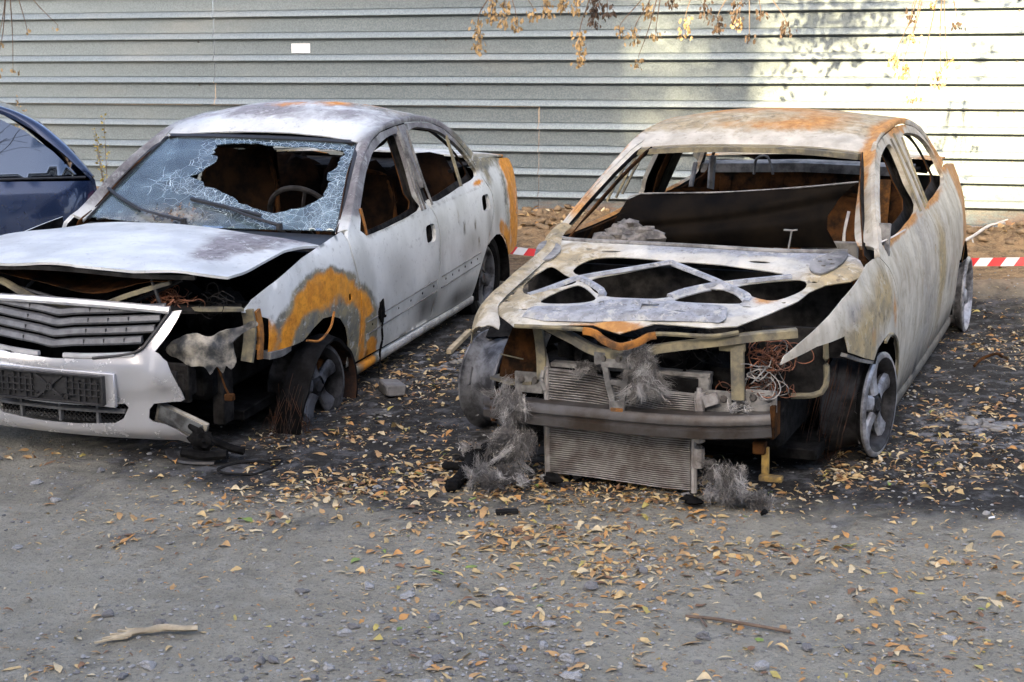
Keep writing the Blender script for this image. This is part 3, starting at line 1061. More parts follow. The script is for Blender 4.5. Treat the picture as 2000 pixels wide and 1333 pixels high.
# ------------------------------------------------------------------ left-hand wreck (silver front, white ash body)
LC = car_root('burnt_sedan', POSE_L)
tag(LC, 'burnt white sedan with silver front bumper, shattered windscreen and orange rust on its fender', 'car')
SL = Side([-3.66, -3.56, -3.42, -3.25, -3.0, -2.6, -1.4, -.2, .3, .6, .8, .95], [.56, .655, .735, .787, .825, .848, .852, .850, .832, .785, .705, .58],
          [.05, .15, .3, .52, .7, .80, .86, .93, 1.1, 1.35, 1.5], [.93, .955, .985, 1, .99, .975, .955, .915, .832, .70, .60])
def paint_l(V):
    x, y, z = V.T
    ay = abs(y)
    n = len(V)
    rust, kh, so, gr = np.zeros(n), np.zeros(n), np.zeros(n), np.zeros(n)
    side = smoothf(.5, .62, ay)
    # front fender: khaki round the arch, orange ring, pale top
    d = np.sqrt(((x + .02) / 1.28) ** 2 + (z - .27) ** 2)
    d = d + np.array([.055 * mnoise.noise(Vector(p) * 4.2) + .03 * mnoise.noise(Vector(p) * 10 + Vector((5, 0, 0))) for p in V])
    fz_ = side * (x > -.66) * (z < .93)
    kh = np.maximum(kh, fz_ * np.clip((.515 - d) / .07 + .5, 0, 1) * .95)
    rust = np.maximum(rust, fz_ * np.clip(1.15 - abs(d - .415) / .095, 0, 1) * (1 - .75 * smoothf(-.30, -.36, x) * (z < .45) * (z > .33)))
    rust = np.maximum(rust, fz_ * np.exp(-((x - .50) / .07) ** 2 - ((z - .58) / .10) ** 2))
    rust = np.maximum(rust, fz_ * np.exp(-((x + .44) / .05) ** 2 - ((z - .36) / .22) ** 2) * .95)
    pale = fz_ * smoothf(.80, .87, z + .10 * np.maximum(x, 0))
    kh *= 1 - pale; rust *= 1 - pale
    # rear quarter: orange tail, khaki edge
    q = side * smoothf(-2.86, -3.08, x) * (z < .97)
    rust = np.maximum(rust, q * .95)
    kh = np.maximum(kh, side * np.exp(-((x + 2.92) / .10) ** 2) * .6 * (z < .95))
    da = np.sqrt((x + 2.62) ** 2 + (z - .2) ** 2)
    rust = np.maximum(rust, side * smoothf(-2.62, -2.75, x) * np.clip(1.1 - abs(da - .38) / .10, 0, 1) * .95 * (z < .75))
    kh = np.maximum(kh, side * np.exp(-((x + 2.62) / .09) ** 2 - ((z - .92) / .12) ** 2) * .75)
    so = np.maximum(so, side * np.exp(-((x + 2.66) / .08) ** 2 - ((z - .66) / .13) ** 2) * .45)
    # window frames and pillars
    up = side * smoothf(.90, .98, z)
    so = np.maximum(so, up * .42 * smoothf(-2.55, -2.3, x))
    gr = np.maximum(gr, up * .62)
    kh = np.maximum(kh, up * smoothf(-2.15, -2.4, x) * .75)
    rust = np.maximum(rust, side * np.exp(-((x + 2.40) / .12) ** 2 - ((z - .885) / .02) ** 2) * .9)
    # belt line just under the window openings
    belt = side * np.exp(-((z - .855 - .016 * (x < -1.5)) / .018) ** 2) * (x < -.6) * (x > -2.5)
    kh = np.maximum(kh, belt * .55)
    # doors: soft soot, small brown spots
    so = np.maximum(so, side * np.exp(-((x + 1.42) / .22) ** 2 - ((z - .33) / .09) ** 2) * .85)
    so = np.maximum(so, side * np.exp(-((x + 1.95) / .3) ** 2 - ((z - .27) / .07) ** 2) * .8)
    so = np.maximum(so, side * np.exp(-((x + 1.60) / .05) ** 2 - ((z - .62) / .2) ** 2) * .30)
    so = np.maximum(so, side * np.exp(-((x + 2.50) / .06) ** 2 - ((z - .60) / .15) ** 2) * .45)
    so = np.maximum(so, side * np.exp(-((x + 2.15) / .22) ** 2 - ((z - .57) / .10) ** 2) * .30)
    so = np.maximum(so, side * np.exp(-((x + .95) / .2) ** 2 - ((z - .60) / .12) ** 2) * .26)
    for cx, cz in ((-1.93, .76), (-2.02, .68), (-2.22, .66), (-2.27, .55)):
        kh = np.maximum(kh, side * np.exp(-((x - cx) / .03) ** 2 - ((z - cz) / .06) ** 2) * .75)
    # sill
    sill = side * (z < .225)
    gr = np.maximum(gr, sill * .45); kh = np.maximum(kh, sill * .35)
    # roof
    rf = (z > 1.24) * (ay < .60) * 1.0
    back = smoothf(-1.14, -1.38, x + .18 * (y < 0) * 0)
    gr = np.maximum(gr, rf * back * (.50 + .22 * gauss(V, (-1.35, -.15, 1.38), (.2, .3, 1))))
    kh = np.maximum(kh, rf * (smoothf(-1.35, -1.8, x) * .56))
    rust = np.maximum(rust, rf * (.62 * gauss(V, (-1.72, .18, 1.4), (.16, .16, 1)) + .55 * gauss(V, (-1.55, -.05, 1.4), (.1, .2, 1)) + .5 * gauss(V, (-1.95, .35, 1.36), (.15, .1, 1))))
    so = np.maximum(so, rf * .25 * np.exp(-((x + 1.05) / .05) ** 2) * smoothf(.1, .5, y))
    # bonnet
    hd = (x > -.4) * (z > .80) * (ay < .80) * (1 - side * (z < .86))
    gr = np.maximum(gr, hd * (.90 * gauss(V, (.10, .52, .9), (.24, .22, 1)) + .72 * gauss(V, (.42, .50, .9), (.30, .13, 1)) + .55 * gauss(V, (-.12, .55, .9), (.12, .3, 1))))
    kh = np.maximum(kh, hd * .40 * gauss(V, (.2, .62, .9), (.35, .10, 1)))
    so = np.maximum(so, hd * .30 * gauss(V, (.66, .62, .9), (.1, .1, 1)))
    # boot lid
    bt = (x < -2.7) * (z > .9) * (ay < .6)
    kh = np.maximum(kh, bt * .4)
    return np.stack([rust, kh, so, gr], 1)

PLm, SOOTm = M['paint_left'], M['soot']
L_FENDER = [(.52, .51), (.505, .585), (.50, .66), (.60, .70), (.67, .722), (.60, .765), (.48, .80), (.30, .84), (.14, .87), (-.05, .89), (-.21, .905), (-.345, .915),
            (-.372, .88), (-.365, .81), (-.395, .71), (-.425, .61), (-.42, .49), (-.415, .38), (-.37, .285), (-.355, .25),
            (-.265, .25), (-.272, .34), (-.262, .40), (-.235, .46), (-.17, .52), (-.08, .552), (.02, .562), (.13, .535), (.23, .50), (.32, .50), (.42, .505)]
L_FDOOR = [(-.37, .252), (-.385, .285), (-.430, .38), (-.435, .49), (-.44, .61), (-.41, .71), (-.38, .81), (-.385, .88), (-.42, .905), (-.50, .935), (-.66, 1.05), (-.82, 1.15), (-.95, 1.21), (-1.10, 1.265),
           (-1.28, 1.302), (-1.53, 1.315), (-1.52, 1.20), (-1.50, 1.05), (-1.485, .90), (-1.535, .86), (-1.575, .79), (-1.588, .70), (-1.576, .59), (-1.55, .47), (-1.52, .36), (-1.455, .232)]
L_FWIN = [(-.60, .855), (-.615, .93), (-.68, .995), (-.84, 1.103), (-.96, 1.165), (-1.10, 1.222), (-1.28, 1.262), (-1.46, 1.279), (-1.49, 1.27), (-1.475, 1.19), (-1.445, 1.07), (-1.41, .95), (-1.38, .872)]
L_RDOOR = [(-1.465, .232), (-1.53, .36), (-1.56, .47), (-1.586, .59), (-1.598, .70), (-1.585, .79), (-1.55, .855), (-1.56, .95), (-1.56, 1.1), (-1.555, 1.312), (-1.7, 1.315), (-1.87, 1.305), (-2.05, 1.28), (-2.20, 1.235),
           (-2.335, 1.155), (-2.44, 1.055), (-2.495, .96), (-2.53, .88), (-2.585, .81), (-2.60, .72), (-2.545, .62), (-2.45, .51), (-2.37, .435), (-2.31, .37), (-2.255, .29), (-2.20, .222)]
L_RWIN = [(-1.585, .890), (-1.60, 1.05), (-1.615, 1.19), (-1.645, 1.262), (-1.75, 1.282), (-1.87, 1.274), (-2.04, 1.246), (-2.17, 1.205), (-2.34, 1.105), (-2.42, 1.02), (-2.455, .935), (-2.2, .912)]
L_QUARTER = [(-2.50, .965), (-2.60, 1.005), (-2.68, 1.012), (-3.0, .972), (-3.25, .945), (-3.45, .905), (-3.57, .84), (-3.62, .74), (-3.62, .6), (-3.58, .44), (-3.4, .36), (-3.15, .345), (-2.97, .345),
             (-2.93, .385), (-2.86, .465), (-2.75, .52), (-2.62, .537), (-2.50, .515), (-2.46, .498), (-2.555, .62), (-2.61, .72), (-2.595, .815), (-2.54, .89)]
def slot(cx, cz, w, hh, n=14):
    return [(cx + w * math.copysign(abs(math.cos(t)) ** .5, math.cos(t)), cz + hh * math.copysign(abs(math.sin(t)) ** .5, math.sin(t))) for t in np.linspace(0, 2 * math.pi, n, endpoint=False)]
RAIL_D = [(-.43, .905), (-.50, .937), (-.66, 1.052), (-.82, 1.152), (-.95, 1.212), (-1.10, 1.268), (-1.28, 1.305), (-1.53, 1.318), (-1.7, 1.318), (-1.87, 1.308), (-2.05, 1.283), (-2.20, 1.238), (-2.338, 1.158), (-2.443, 1.058), (-2.50, .962)]
RAIL_R = [(-.43, .715, .888), (-.53, .695, .942), (-.70, .655, 1.042), (-.86, .618, 1.135), (-.98, .592, 1.205), (-1.06, .578, 1.262), (-1.2, .578, 1.310), (-1.5, .575, 1.342), (-1.7, .575, 1.346), (-1.87, .58, 1.338), (-2.06, .59, 1.314), (-2.22, .61, 1.270), (-2.40, .64, 1.19), (-2.54, .67, 1.095), (-2.68, .705, 1.014)]
def car_sides(root, S, paint, mat, polys, rails, handle_slots, sides=(1, -1)):
    fen, fd, fw, rd, rw, qu = polys
    out = {}
    for sg in sides:
        w = (0, sg, 0)
        f = S.fn(sg)
        if fen is not None:
            out['fender', sg] = panel('fender', fen, f, root, mat, [slot(-.30, .60, .016, .018, 8)] if root is LC else [], .03, .004, paint, w, SOOTm, dents=.003)
        d1 = panel('front_door', fd, f, root, mat, [spline(fw, .04, True), handle_slots[0]], .035, .022, paint, w, SOOTm, dents=.004)
        d2 = panel('rear_door', rd, f, root, mat, [spline(rw, .04, True), handle_slots[1]], .035, .022, paint, w, SOOTm, dents=.004)
        for d_, hs in ((d1, handle_slots[0]), (d2, handle_slots[1])):
            c = np.mean(hs, 0)
            b = MB()
            yy = float(S.y(c[0], c[1]))
            b.box((c[0], sg * (yy - .065), c[1]), (.16, .03, .12))
            b.box((c[0] + .01, sg * (yy - .040), c[1] - .01), (.03, .016, .014))
            b.obj('latch_pocket', M['char'], d_)
        panel('quarter_panel', qu, f, root, mat, [], .035, .005, paint, w, SOOTm, dents=.003)
        fk = lambda z: 1.0 if sg > 0 else float(1 - (1 - S.far) * smoothf(.45, .86, z))
        ra = [(x, float(S.y(np.array(x), np.array(z))) * fk(z), z) for x, z in rails[0]]
        strip('pillar_frame', ra, rails[1], root, mat, paint, .014, 7, .02, sg, SOOTm if root is LC else M['khaki'])
        # inner door skins, sooty
        for po, wi, nm, q in ((fd, fw, 'front_door', d1), (rd, rw, 'rear_door', d2)):
            fi = S.fn(sg, .075)
            pin = np.array(po)
            cc = pin.mean(0)
            pin = cc + (pin - cc) * .975
            panel('inner_skin', pin, fi, q, M['rust_dark'], [spline(wi, .05, True)], .06, .006, None, (0, -sg, 0), M['soot'])
    return out
hsL = [slot(-1.462, .728, .068, .052), slot(-2.455, .762, .070, .050)]
car_sides(LC, SL, paint_l, PLm, (L_FENDER, L_FDOOR, L_FWIN, L_RDOOR, L_RWIN, L_QUARTER), (RAIL_D, RAIL_R), hsL)
# sills, centre pillars, wheel houses
def underbody(root, S, paint, mat, sill, bp, farch, rarch, floor):
    for sg in (1, -1):
        x0, x1, za, zb = sill
        xs = np.linspace(x0, x1, 40)
        G = np.zeros((40, 6, 3))
        for i, x in enumerate(xs):
            yy = float(S.y(np.array(x), np.array(zb)))
            for j, (dy, t) in enumerate(((-.015, 1.0), (.004, .85), (.006, .5), (.0, .2), (-.03, .0), (-.12, -.1))):
                G[i, j] = (x, sg * (yy + dy), za + (zb - za) * t + .003 * mnoise.noise(Vector((x * 6, sg, j))))
        grid_sheet('sill', G, root, mat, .01, (0, sg, .2), paint, SOOTm)
        f = S.fn(sg, .028)
        panel('centre_pillar', bp, f, root, M['soot'], [], .05, .05, None, (0, sg, 0), SOOTm)
        for (cx, cz, r_) in (farch, rarch):
            b = MB()
            yo = float(S.y(np.array(cx), np.array(cz + r_))) - .012
            Mx = Matrix.Translation((cx, 0, cz)) @ Matrix.Scale(sg, 4, (0, 1, 0))
            b.lathe([(r_ + .004, yo), (r_ + .012, yo - .05), (r_ + .03, yo - .14), (r_ + .02, yo - .34), (r_ - .15, yo - .36)], Mx, 20, 0, R(48) if cx > -1 else -.15, math.pi + .15)
            b.obj('wheel_house', M['char'], root)
    fl = MB()
    x0, x1, w, z = floor
    fl.box(((x0 + x1) / 2, 0, z), (x0 - x1, 2 * w, .05))
    fl.box(((x0 + x1) / 2, 0, z + .07), (x0 - x1 - .3, .24, .14))
    fl.obj('floor_pan', M['char'], root)
underbody(LC, SL, paint_l, PLm, (-.36, -2.215, .165, .226), [(-1.50, .25), (-1.545, .6), (-1.49, .9), (-1.50, 1.1), (-1.515, 1.29), (-1.62, 1.29), (-1.61, 1.1), (-1.60, .9), (-1.64, .6), (-1.56, .25)],
          (0.0, .27, .285), (-2.62, .22, .315), (.5, -3.4, .66, .20))
# bright weatherstrips on the centre pillar
for pts in ([(-1.395, .868), (-1.43, .98), (-1.465, 1.10), (-1.49, 1.2), (-1.505, 1.285)], [(-1.565, .875), (-1.58, 1.0), (-1.60, 1.13), (-1.618, 1.22), (-1.64, 1.28)], [(-1.445, .868), (-1.475, 1.0), (-1.505, 1.15), (-1.53, 1.30)]):
    for sg in (1, -1):
        b = MB()
        pp = spline([(x, sg * (float(SL.y(np.array(x), np.array(z))) + .006), z) for x, z in pts], .03)
        b.sweep(pp, [(-.005, -.006), (.005, -.006), (.006, .004), (-.006, .004)], up=(0, sg, 0))
        b.obj('weatherstrip', M['greyash'], LC)
# quarter-light bar in the rear door
for sg in (1, -1):
    b = MB()
    pp = spline([(x, sg * (float(SL.y(np.array(x), np.array(z))) - .002), z) for x, z in ((-2.215, 1.195), (-2.17, 1.05), (-2.125, .905))], .03)
    b.sweep(pp, [(-.012, -.008), (.012, -.008), (.012, .006), (-.012, .006)], up=(0, sg, 0))
    b.obj('window_bar', M['khaki'], LC)
# stub of the mirror bracket and the rusty window channel in the front door
b = MB()
b.tube(spline([(-.655, .80, .80), (-.645, .785, .90), (-.64, .765, .985)], .03), .014, 7, flat=.6)
b.obj('window_channel', M['rust'], LC)
# door rub-strip seam: raised bead with clip holes
for (xa, xb, za, zb) in ((-.50, -1.53, .40, .425), (-1.60, -2.30, .428, .445)):
    b = MB()
    for dz in (.030, -.035):
        pp = [(x, float(SL.y(np.array(x), np.array(za + dz))) + .001, za + dz + (zb - za) * (x - xa) / (xb - xa)) for x in np.linspace(xa, xb, 24)]
        b.sweep(pp, [(-.003, -.004), (.003, -.004), (.0035, .002), (0, .0045), (-.0035, .002)], up=(0, 1, 0))
    b.obj('rub_strip_bead', M['greyash'], LC)
    for x in np.linspace(xa - .07, xb + .06, 6):
        b = MB()
        z = za + .004 + (zb - za) * (x - xa) / (xb - xa)
        yy = float(SL.y(np.array(x), np.array(z)))
        b.lathe([(0, .003), (.006, .003), (.008, .0)], Matrix.Translation((x, yy, z)), 8)
        b.obj('clip_hole', M['char'], LC)
# melted drip down the front door
b = MB()
b.blob((-.675, .858, .445), (.03, .012, .055), 5, .6, 4)
b.tube(spline([(-.68, .862, .42), (-.672, .858, .36), (-.69, .852, .30), (-.68, .842, .24), (-.70, .83, .18), (-.69, .826, .10)], .02), [.006] * 8 + [.008] * 100 if False else .006, 6)
b.obj('melted_drip', M['char'], LC)
# fuel flap
panel('fuel_flap', slot(-3.27, .66, .075, .085, 16), SL.fn(1, -.003), LC, PLm, [], .03, .004, lambda V: paint_l(V) * (.7, 1, 1, 1) + (0, .35, .05, 0), (0, 1, 0))

# roof
def roof_sheet(name, root, edge, x_front, x_rear, crown, bow_f, bow_r, mat, paint, ny=25, nx=34):
    e = np.array(edge)
    o = np.argsort(-e[:, 0])
    e = e[o]
    fy_ = pchip(-e[:, 0], e[:, 1]); fz_ = pchip(-e[:, 0], e[:, 2])
    G = np.zeros((nx, ny, 3))
    for j, t in enumerate(np.linspace(-1, 1, ny)):
        xa, xb = x_front - bow_f * (t * t - 1) * -1, x_rear + bow_r * (1 - t * t) * -1
        for i, s_ in enumerate(np.linspace(0, 1, nx)):
            xe = x_front + (x_rear - x_front) * s_
            x = xa + (xb - xa) * s_
            c = crown * (math.sin(math.pi * min(1, max(0, .10 + .85 * s_))) ** .75)
            yy, zz = float(fy_(-xe)), float(fz_(-xe))
            p = Vector((x, t * yy, 0))
            G[i, j] = (x, t * yy, zz + c * (1 - abs(t) ** 2.3) + .006 * mnoise.noise(p * 2.3) + .003 * mnoise.noise(p * 6))
    return grid_sheet(name, G, root, mat, .008, (0, 0, 1), paint, SOOTm)
roof_sheet('roof', LC, RAIL_R, -1.07, -2.20, .078, .10, .06, PLm, paint_l)
b = MB()
b.sweep(spline([(-1.09, -.555, 1.255), (-1.155, -.3, 1.268), (-1.175, 0, 1.272), (-1.155, .3, 1.268), (-1.09, .555, 1.255)], .04), [(-.03, -.02), (.03, -.02), (.03, .004), (-.03, .006)])
b.obj('windscreen_header', M['soot'], LC)
b = MB()
for x, z in ((-1.45, 1.36), (-1.75, 1.37), (-2.2, 1.29)):
    b.sweep([(x, -.56, z - .06), (x, -.3, z - .03), (x, 0, z - .018), (x, .3, z - .03), (x, .56, z - .06)], [(-.04, -.012), (.04, -.012), (.04, .004), (-.04, .004)])
b.obj('roof_bow', M['soot'], LC)
# boot lid and tail
def deck(root, xs, zs, S, mat, paint, tail_x):
    G = []
    for x, z in zip(xs, zs):
        yy = float(S.y(np.array(x), np.array(min(z, .99)))) - .03
        G.append([(x, t * yy, z + .025 * (1 - t * t)) for t in np.linspace(-1, 1, 15)])
    grid_sheet('boot_lid', np.array(G), root, mat, .01, (0, 0, 1), paint, SOOTm)
    G = []
    for z in np.linspace(zs[-1] - .01, .38, 9):
        k = 1 - .12 * (z - .6) ** 2
        yy = .60
        G.append([(tail_x + .07 * t * t, t * yy, z) for t in np.linspace(-1, 1, 11)])
    grid_sheet('tail_panel', np.array(G), root, mat, .01, (-1, 0, 0), paint, SOOTm)
deck(LC, [-2.74, -2.95, -3.15, -3.35, -3.5, -3.58, -3.63], [1.0, .985, .97, .95, .925, .89, .83], SL, PLm, paint_l, -3.64)

# windscreen: crazed laminated glass with the hole burnt through
def ws_fn(y, t):
    x = -.44 - .66 * t
    z = .886 + .372 * t
    hw = .70 - .14 * t
    u = y / .7
    return np.stack([x - .085 * (u * u - .35) * 1.0 + .03, y, z + .012 * (1 - u * u) + .02 * np.sin(t * 3.14)], 1)
WS_OUT = [(-.70, .02), (-.3, .0), (0, -.01), (.3, .0), (.70, .02), (.665, .25), (.63, .5), (.595, .75), (.565, .985), (.3, 1.0), (0, 1.0), (-.3, 1.0), (-.565, .985), (-.595, .75), (-.63, .5), (-.665, .25)]
hole0 = [(-.22, .90), (-.12, .93), (.09, .93), (.28, .92), (.45, .90), (.52, .90), (.525, .84), (.54, .70), (.51, .60), (.55, .47), (.56, .38), (.55, .31), (.49, .235), (.40, .18), (.34, .145), (.21, .20), (.02, .32), (-.16, .445), (-.235, .49), (-.205, .53), (-.14, .69), (-.20, .80)]
hq = resample(hole0, .035)
hq = hq + np.random.default_rng(4).normal(0, .0075, hq.shape)
def ws_paint(V):
    x, y, z = V.T
    t = (z - .886) / .372
    hc = np.array(hole0)
    P = np.stack([y, t], 1)
    d = edist(P * (1, .75), [hc * (1, .75)])
    dens = np.exp(-(d / .11) ** 2) * .95
    dens = np.maximum(dens, np.exp(-((y + .12) / .16) ** 2 - ((t - .78) / .16) ** 2))
    dens = np.maximum(dens, smoothf(.44, .56, y) * .95)
    dens = np.maximum(dens, .75 * np.exp(-((y + .30) / .2) ** 2 - ((t - .5) / .22) ** 2))
    dens = np.maximum(dens, .42 * np.exp(-((y + .1) / .3) ** 2 - ((t - .3) / .2) ** 2))
    du = np.exp(-((y + .18) / .22) ** 2 - ((t - .13) / .09) ** 2) * .9 + .5 * np.exp(-((y + .45) / .2) ** 2 - ((t - .04) / .05) ** 2)
    o = np.zeros((len(V), 4))
    o[:, 0] = np.clip(dens, 0, 1); o[:, 1] = np.clip(du, 0, 1); o[:, 3] = 1
    return o
wsg = panel('windscreen', WS_OUT, ws_fn, LC, M['crazed'], [hq], .03, .005, ws_paint, (1, 0, .6), dents=.004)
# black windscreen surround
for pts, nm in (([(-.715, 0.0), (-.68, .25), (-.642, .5), (-.607, .75), (-.572, 1.0)], 'a'), ([(.715, 0.0), (.68, .25), (.642, .5), (.607, .75), (.572, 1.0)], 'b'), ([(-.57, 1.0), (-.3, 1.012), (0, 1.015), (.3, 1.012), (.57, 1.0)], 'c')):
    b = MB()
    P = np.array(pts)
    pp = ws_fn(P[:, 0], P[:, 1]) + (.004, 0, .004)
    b.sweep(spline(pp, .03), [(-.014, -.006), (.014, -.006), (.012, .006), (-.012, .006)], up=(.5, 0, .86))
    b.obj('windscreen_seal', M['blackplastic'], LC)
# wipers
for arm, blade in (([(-.09, .0), (-.22, .035), (-.36, .075), (-.47, .14)], [(-.69, .29), (-.60, .22), (-.47, .14), (-.40, .10)]),
                   ([(.43, .0), (.34, .035), (.20, .095), (.08, .165)], [(-.13, .225), (-.02, .195), (.08, .165), (.30, .10)])):
    P = np.array(arm); Q = np.array(blade)
    b = MB()
    a3 = spline(ws_fn(P[:, 0], P[:, 1]) + (.018, 0, .028), .03)
    b.tube(a3, np.linspace(.016, .008, len(a3)), 6, flat=.55)
    b.lathe([(0, .012), (.016, .01), (.018, -.02)], Matrix.Translation(a3[0]) @ Matrix.Rotation(R(90), 4, 'X'), 10)
    w = b.obj('wiper', M['dustplastic'], LC)
    b = MB()
    q3 = spline(ws_fn(Q[:, 0], Q[:, 1]) + (.012, 0, .02), .03)
    b.sweep(q3, [(-.006, -.014), (.006, -.014), (.007, .004), (-.007, .004)], up=(.5, 0, .86))
    b.obj('wiper_blade', M['blackplastic'], w)
# cowl below the screen
b = MB()
b.sweep(spline([(-.40, -.72, .865), (-.33, -.3, .875), (-.31, 0, .877), (-.33, .3, .875), (-.40, .72, .865)], .05), [(-.09, -.04), (.09, -.06), (.10, -.02), (-.08, .006)])
b.obj('cowl', M['blackplastic'], LC)
# debris of dry leaves caught at the foot of the screen
b = MB()
q = np.random.default_rng(5)
for k in range(60):
    P = ws_fn(np.array([q.normal(-.17, .10)]), np.array([abs(q.normal(.08, .05)) + .01]))[0] + (.01, 0, .014)
    a = q.normal(0, 1, 3); a /= np.linalg.norm(a)
    c_ = np.cross(a, (0, 0, 1)); l_ = q.uniform(.008, .022)
    b.add([P - a * l_, P + c_ * l_ * .4, P + a * l_, P - c_ * l_ * .4], [(0, 1, 2), (0, 2, 3)])
b.obj('leaf_debris', LM[4], LC, smooth=False, kind='stuff')
# cabin: seats, dash, wheel, shelf
seat(LC, -1.45, .36, .42, M['brownlump'], .3)
seat(LC, -1.40, -.36, .44, M['brownlump'], .22, .50, .72)
b = MB()
for k in range(3):
    b.blob((-2.35, -.42 + .42 * k, .68), (.10, .26, .36), 3 + k, .25, 4)
b.obj('rear_seat_back', M['brownlump'], LC)
b = MB()
b.box((-2.6, 0, .96), (.5, 1.30, .02))
b.obj('parcel_shelf', M['soot'], LC)
b = MB()
b.blob((-.62, 0, .72), (.20, .66, .13), 8, .25, 4)
b.box((-.45, 0, .50), (.04, 1.36, .62))
b.obj('dashboard', M['char'], LC)
b = MB()
cx = Matrix.Translation((-.80, .37, .90)) @ Matrix.Rotation(R(-62), 4, 'Y')
cir = [tuple(cx @ Vector((.185 * math.cos(t), .185 * math.sin(t), 0))) for t in np.linspace(0, 2 * math.pi, 41)]
b.tube(cir, .014, 8, cap=False)
for t in (.3, 2.85, 4.7):
    b.tube([tuple(cx @ Vector((0, 0, -.03))), tuple(cx @ Vector((.18 * math.cos(t), .18 * math.sin(t), 0)))], .010, 6)
b.tube([tuple(cx @ Vector((0, 0, -.03))), (-.55, .37, .70)], .025, 8)
b.obj('steering_wheel', M['soot'], LC)
# torn headlining hanging under the roof
b = MB()
hl = np.zeros((14, 12, 3))
for i in range(14):
    for j in range(12):
        x, y = -1.22 - .05 * i, -.45 + .085 * j
        p = Vector((x * 3, y * 4, 2))
        hl[i, j] = (x, y, 1.29 - .05 * abs(mnoise.noise(p)) - .20 * max(0, mnoise.noise(p * .8 + Vector((3, 1, 0)))) - .20 * max(0, (6 - j) / 6) * i / 14)
grid_sheet('headlining', hl, LC, M['char'], .006, (0, 0, -1))
# far-side door mirror, pale housing
b = MB()
b.blob((-.93, -.84, .965), (.05, .07, .06), 2, .12, 2)
b.obj('door_mirror', M['whiteplastic'], LC)

# bonnet, popped open at the front
def hood_fn(x, y):
    u = y / .76
    z = .912 + .030 * (1 - u * u) - .05 * smoothf(.25, -.40, x) * (.4 + .6 * u * u) - .012 * smoothf(.6, .95, x)
    z = z + .012 * np.sin(x * 5 + y * 3) * smoothf(.2, .8, y) - .018 * smoothf(.55, .75, y) * smoothf(.2, .75, x) + .010 * np.cos(y * 11) * smoothf(.7, .9, x)
    return np.stack([x, y, z], 1)
L_HOOD = [(-.37, -.66), (-.29, -.3), (-.24, 0), (-.20, .2), (-.14, .5), (-.07, .795), (.05, .765), (.2, .742), (.42, .738), (.62, .74), (.735, .73), (.80, .60), (.86, .35), (.90, .10), (.905, -.1), (.875, -.35), (.81, -.60), (.73, -.73), (.4, -.75), (.2, -.745)]
hd = panel('bonnet', L_HOOD, hood_fn, LC, PLm, [], .035, .012, paint_l, (0, 0, 1), SOOTm, dents=.004)
b = MB()
P = np.array([(.80, -.62), (.86, -.35), (.89, -.1), (.89, .1), (.85, .35), (.79, .60)])
b.sweep(spline(hood_fn(P[:, 0], P[:, 1]) + (-.012, 0, -.022), .04), [(-.02, -.012), (.02, -.012), (.02, .006), (-.02, .006)])
b.obj('bonnet_lip', M['soot'], hd)
# sagging inner frame of the bonnet
b = MB()
b.sweep(spline([(.80, -.62, .86), (.82, -.36, .83), (.84, -.18, .765), (.85, 0.02, .735), (.85, .14, .74), (.83, .30, .80), (.78, .48, .86)], .03), [(-.018, -.008), (.018, -.008), (.02, .008), (.0, .012), (-.02, .008)])
b.obj('inner_frame', M['khaki'], hd)
b = MB()
b.tube(spline([(.78, -.45, .82), (.80, -.1, .76), (.82, .14, .72), (.79, .32, .775), (.72, .50, .86)], .03), .010, 6)
b.obj('weather_strip', M['blackplastic'], hd)
b = MB()
G = np.zeros((16, 10, 3))
for i in range(16):
    for j in range(10):
        y = -.62 + 1.1 * i / 15
        x = .35 + .46 * j / 9
        G[i, j] = (x, y, .865 - .075 * (j / 9) * math.exp(-((y - .05) / .25) ** 2) - .008 * math.sin(i) * math.cos(j))
grid_sheet('inner_skin', G, hd, M['rust_dark'], .004, (0, 0, -1))

# engine bay
b = MB()
b.blob((.30, .05, .62), (.26, .34, .16), 3, .35, 5)
b.blob((.42, -.40, .60), (.18, .20, .14), 4, .35, 5)
b.blob((.35, .48, .58), (.16, .15, .15), 7, .35, 5)
b.box((.40, 0, .45), (.7, 1.25, .25))
b.obj('engine_block', M['char'], LC)
b = MB()
b.box((-.12, 0, .60), (.03, 1.42, .5))
b.obj('bulkhead', M['char'], LC)
b = MB()
b.sweep(spline([(.60, -.72, .72), (.74, -.45, .735), (.80, 0, .742), (.74, .45, .735), (.60, .72, .728)], .05), [(-.05, -.012), (.05, -.014), (.055, .004), (.03, .01), (-.03, .01), (-.055, .004)])
b.obj('radiator_support', M['soot'], LC)
b = MB()
b.box((.70, 0, .50), (.05, .80, .42))
b.obj('radiator', M['char'], LC)
wires(LC, (.72, .42, .765), (.05, .10, .025), 26, .0022, M['copper'], 3, droop=.01)
wires(LC, (.68, .62, .77), (.05, .08, .04), 12, .0022, M['soot'], 4, droop=.02)
b = MB()
b.tube(spline([(.80, .40, .87), (.81, .43, .80), (.80, .45, .72)], .02), .008, 6)
b.obj('bonnet_cable', M['blackplastic'], LC)

